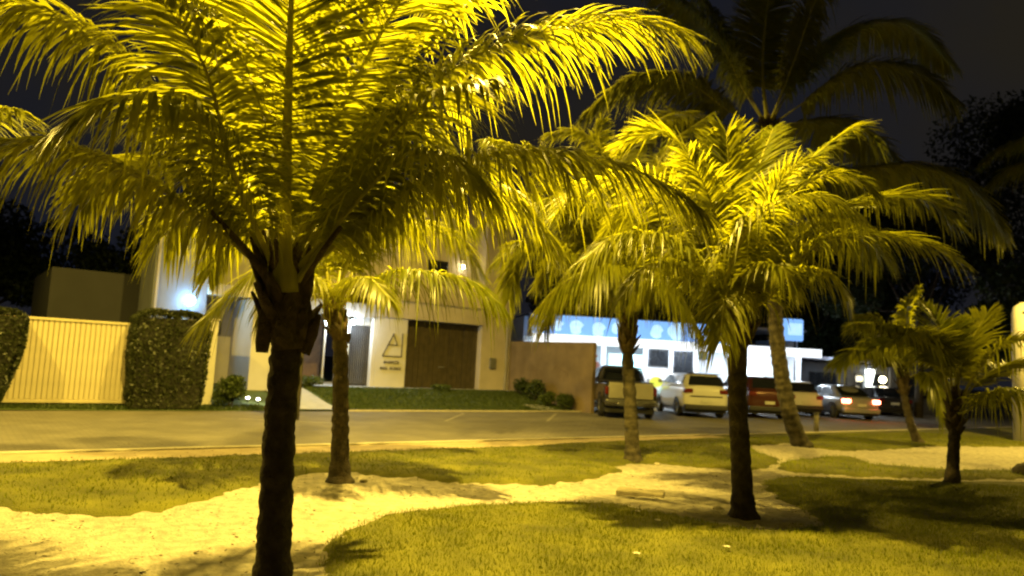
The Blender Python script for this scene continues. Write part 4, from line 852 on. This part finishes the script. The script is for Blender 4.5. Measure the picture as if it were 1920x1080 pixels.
frond(T, [c, (2.55, 8.00, 2.54), (2.59, 7.60, 2.72), (2.67, 7.30, 2.69), (2.77, 7.20, 2.47)], **dict(K, droop=.8, leaf=.36))
frond(T, [c, (2.49, 8.80, 2.49), (2.23, 9.10, 2.90), (1.90, 9.40, 2.99), (1.67, 9.60, 2.65)], **dict(K, droop=1.0, leaf=.5))
frond(T, [c, (2.44, 8.10, 2.54), (2.26, 7.80, 2.39), (2.19, 7.70, 1.93)], **dict(K, droop=1.0, leaf=.4, t0=.15))
frond(T, [c, (2.94, 8.30, 3.32), (3.32, 8.20, 3.82), (3.69, 8.10, 3.87), (3.94, 8.00, 3.68)], **dict(K, droop=.6, leaf=.5))
frond(T, [c, (2.37, 8.20, 2.91), (2.09, 7.90, 3.50), (1.78, 7.60, 3.87)], **dict(K, leaf=.6, droop=.4))
frond(T, [c, (2.70, 8.30, 3.00), (2.80, 8.10, 3.52), (3.02, 7.90, 3.90), (3.21, 7.80, 3.95)], **dict(K, leaf=.55, droop=.5))
frond(T, [c, (2.23, 8.30, 2.55), (1.81, 8.10, 2.75), (1.42, 7.90, 2.70), (1.19, 7.80, 2.39)], **dict(K, leaf=.5, droop=.9))
frond(T, [c, (2.41, 8.80, 3.07), (2.08, 9.10, 3.63), (1.60, 9.40, 3.74), (1.22, 9.60, 3.41)], **dict(K, leaf=.6, droop=.55))
# --- tall leaning palm
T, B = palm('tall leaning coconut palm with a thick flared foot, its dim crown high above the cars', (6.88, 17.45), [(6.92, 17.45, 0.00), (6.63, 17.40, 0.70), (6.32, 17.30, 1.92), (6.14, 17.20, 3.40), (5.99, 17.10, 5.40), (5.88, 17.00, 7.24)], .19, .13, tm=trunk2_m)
K = dict(base=B, leaf=.95, droop=.75, wid=.05, m=frond_far); c = (5.85, 17.00, 7.43)
frond(T, [c, (5.66, 16.90, 8.82), (5.73, 16.80, 10.49), (5.94, 16.70, 12.19)], **dict(K, droop=.3, r0=.06))
frond(T, [c, (5.26, 17.00, 8.31), (4.80, 17.00, 9.21), (4.01, 17.00, 10.10), (2.96, 17.00, 10.71)], **K)
frond(T, [c, (6.65, 16.80, 8.05), (7.68, 16.60, 8.80), (8.81, 16.40, 8.78), (9.79, 16.20, 8.00)], **K)
frond(T, [c, (6.29, 16.80, 7.00), (7.23, 16.40, 6.31), (8.70, 16.20, 6.44), (9.78, 16.00, 6.04), (10.58, 15.90, 5.05)], **K)
frond(T, [c, (6.74, 17.40, 8.95), (8.00, 17.90, 10.33), (9.70, 18.30, 10.75), (11.11, 18.60, 9.95)], **K)
frond(T, [c, (4.90, 16.80, 7.70), (3.69, 16.50, 8.29), (2.42, 16.30, 8.14), (1.47, 16.20, 7.31)], **K)
frond(T, [c, (4.80, 17.30, 7.47), (3.74, 17.80, 7.85), (2.76, 18.20, 7.37), (2.17, 18.50, 6.32)], **K)
frond(T, [c, (6.71, 17.60, 7.80), (7.88, 18.20, 8.07), (9.21, 18.70, 7.59), (10.07, 19.00, 6.44)], **K)
frond(T, [c, (5.21, 17.50, 9.04), (4.67, 18.10, 10.95), (3.63, 18.60, 12.63)], **K)
frond(T, [c, (6.31, 16.60, 8.99), (6.74, 16.20, 10.50), (7.53, 15.80, 11.47)], **K)
frond(T, [c, (5.49, 17.40, 6.75), (4.86, 17.90, 6.45), (4.31, 18.20, 5.27)], **K)
# --- far right palm and the young palm
T, B = palm('short coconut palm at the right with wide arching fronds', (7.19, 12.04), [(7.19, 12.04, 0.00), (7.21, 12.04, 0.44), (7.24, 12.04, 0.95), (7.24, 12.04, 1.20)], .095, .08, stub=.65)
K = dict(base=B, leaf=.66, droop=.28, wid=.034, t0=.32, vee=.4); c = (7.24, 12.04, 1.16)
frond(T, [c, (6.95, 11.90, 1.87), (6.45, 11.70, 2.27), (5.92, 11.50, 2.44), (5.33, 11.30, 2.46)], **dict(K, droop=.7))
frond(T, [c, (7.37, 12.10, 1.81), (7.61, 12.20, 2.34), (7.94, 12.30, 2.81)], **dict(K, droop=.3))
frond(T, [c, (7.25, 12.20, 1.89), (7.24, 12.40, 2.51), (7.13, 12.60, 2.88)], **dict(K, droop=.3))
frond(T, [c, (7.50, 11.90, 1.82), (7.80, 11.70, 2.25), (8.34, 11.50, 2.40), (8.92, 11.40, 2.06)], **dict(K, droop=.6))
frond(T, [c, (7.24, 11.70, 1.22), (7.35, 11.40, 1.49), (7.63, 11.10, 1.58), (7.96, 10.90, 1.39)], **dict(K, droop=1.1, leaf=.62))
frond(T, [c, (7.10, 12.40, 1.88), (6.78, 12.80, 2.22), (6.47, 13.10, 2.31)], **dict(K, droop=.45, leaf=.5))
frond(T, [c, (7.79, 12.50, 1.55), (8.57, 13.00, 1.95), (9.41, 13.40, 1.99)], **K)
frond(T, [c, (6.69, 11.60, 2.11), (6.01, 11.20, 2.31), (5.46, 10.90, 2.12)], **K)
b = MB(); b.tube([Vector((7.24, 12.04, 1.16))-Vector(B), Vector((7.26, 12.00, 1.80))-Vector(B), Vector((7.25, 12.00, 2.32))-Vector(B)], [.05, .03, .008], 8); b.build('spear_leaf', rachis_m, T, True)
T, B = palm('young leaning coconut palm behind the short palm, before the dark car', (11.14, 20.17), [(10.94, 19.80, 0.03), (10.71, 19.80, 0.60), (10.56, 19.80, 1.30), (10.52, 19.80, 1.65)], .10, .09, stub=.7)
K = dict(base=B, leaf=.7, droop=.7, wid=.055); c = (10.52, 19.80, 1.65)
for (P_) in ([(9.91, 19.50, 2.25), (9.06, 19.20, 2.41), (8.35, 19.00, 2.03)], [(10.34, 19.80, 2.56), (9.96, 19.90, 3.26), (9.43, 20.00, 3.38)], [(10.63, 19.80, 2.72), (10.63, 19.80, 3.58), (10.92, 19.80, 4.17)], [(10.81, 19.60, 2.44), (11.26, 19.40, 2.88), (11.69, 19.20, 2.48)],
             [(10.87, 19.60, 1.88), (11.05, 19.30, 1.75), (11.21, 19.10, 0.95)], [(10.51, 20.40, 2.43), (10.36, 21.00, 2.74), (9.95, 21.40, 2.42)]):
    frond(T, [c]+list(P_), **K)
# --- palms whose trunks stand beyond the borders
T, B = palm('coconut palm beyond the left border with frond tips reaching in', (-6.4, 6.2), [(-6.4, 6.2, 0), (-6.35, 6.25, 1.5), (-6.3, 6.3, 3.0)], .12, .10)
K = dict(base=B, leaf=.6, droop=.7)
frond(T, [(-6.3, 6.3, 3.1), (-5.6, 6.1, 3.7), (-4.74, 6.00, 3.50), (-4.10, 5.90, 3.45)], **K)
for az in (2.2, 3.1, 4.0, 4.9): gen_frond(T, (-6.3, 6.3, 3.1), az, R(60), 2.6, R(95), **K)
T, B = palm('dim coconut palm beyond the right border with frond tips reaching in', (19.6, 24.0), [(19.6, 24.0, 0), (19.5, 24.0, 4.5), (19.4, 24.0, 8.8)], .15, .12)
K = dict(base=B, leaf=.8, droop=.8, wid=.045, m=frond_far)
for az, el, ln in ((3.0, 50, 3.2), (3.5, 60, 3.0), (2.6, 35, 3.0), (4.3, 40, 3.0), (1.5, 50, 3.), (.3, 50, 3.), (5.3, 50, 3.)): gen_frond(T, (19.4, 24.0, 8.9), az, R(el), ln*1.35, R(105), **K)

# ------------------------------------------------------------------ background trees
def tree(label, loc, h, rad, seed, n=9000, leaf=.16, trunk_r=.22, lobes=12, low=.35, m=None):
    t = thing('tree', label, 'tree', loc, 0, 'dark trees behind the car park'); r = np.random.default_rng(seed); Vs = []; cs = []
    for k in range(lobes):
        a = r.uniform(0, 2*PI); rr = rad*r.uniform(0, .72)**.7; z = h*(low+(1-low)*r.uniform(.1, .88)); s = rad*r.uniform(.28, .48)
        cs.append((math.cos(a)*rr, math.sin(a)*rr, z)); Vs.append(leafcloud(cs[-1], (s, s, s*.72), n//lobes, leaf, r, shell=.35))
    V = np.concatenate(Vs); npmesh('crown', V, np.arange(len(V)).reshape(-1, 4), m or tree_m, t)
    b = MB(); b.tube([(0, 0, -.2), (.1, 0, h*.3), (0, .1, h*.6)], [trunk_r, trunk_r*.75, trunk_r*.4], 10)
    for c_ in cs: b.tube([(0.05, 0, h*r.uniform(.25, .5)), (c_[0]*.5, c_[1]*.5, (c_[2]+h*.35)/2), c_], [trunk_r*.35, trunk_r*.22, trunk_r*.08], 6)
    b.build('trunk', bark_m, t, True); return t
tree('broad dark tree behind the pavilion, left of the others', (15.5, 47, 0), 11, 5.0, 1, 14000)
tree('tall dark tree behind the short palm', (22.5, 44, 0), 15, 6.5, 2, 26000, .13)
tree('tallest dark tree in the upper right corner', (29, 40, 0), 19, 8, 3, 30000, .13)
tree('dark tree filling the gap right of the tall leaning palm', (21.0, 38, 0), 12.5, 5.0, 14, 26000, .12)
tree('low bushy dark tree over the pavilion roof', (19.5, 46.5, 0), 7, 4.0, 4, 12000)
tree('dark tree with visible pale trunk behind the young palm', (17.8, 35.2+9, 0), 9, 3.2, 5, 9000, .15, .2)
tree('dark low tree at the right behind the white column', (25.5, 33, 0), 7, 4.2, 6, 12000, .14)
tree('grey green tree rising between the house and the shop', (3.0, 40.5, 0), 8.2, 2.6, 7, 9000, .13, .15)
tree('dark tree behind the shop roof', (9.5, 46, 0), 8.5, 4.2, 8, 10000)
tree('dark tree behind the grey house at the far left', (-24, 34, 0), 8.0, 4.0, 9, 12000, .14)
tree('dark tree in the corner beyond the cream gate', (-17.0, 33.0, 0), 6.5, 2.6, 10, 8000, .12)
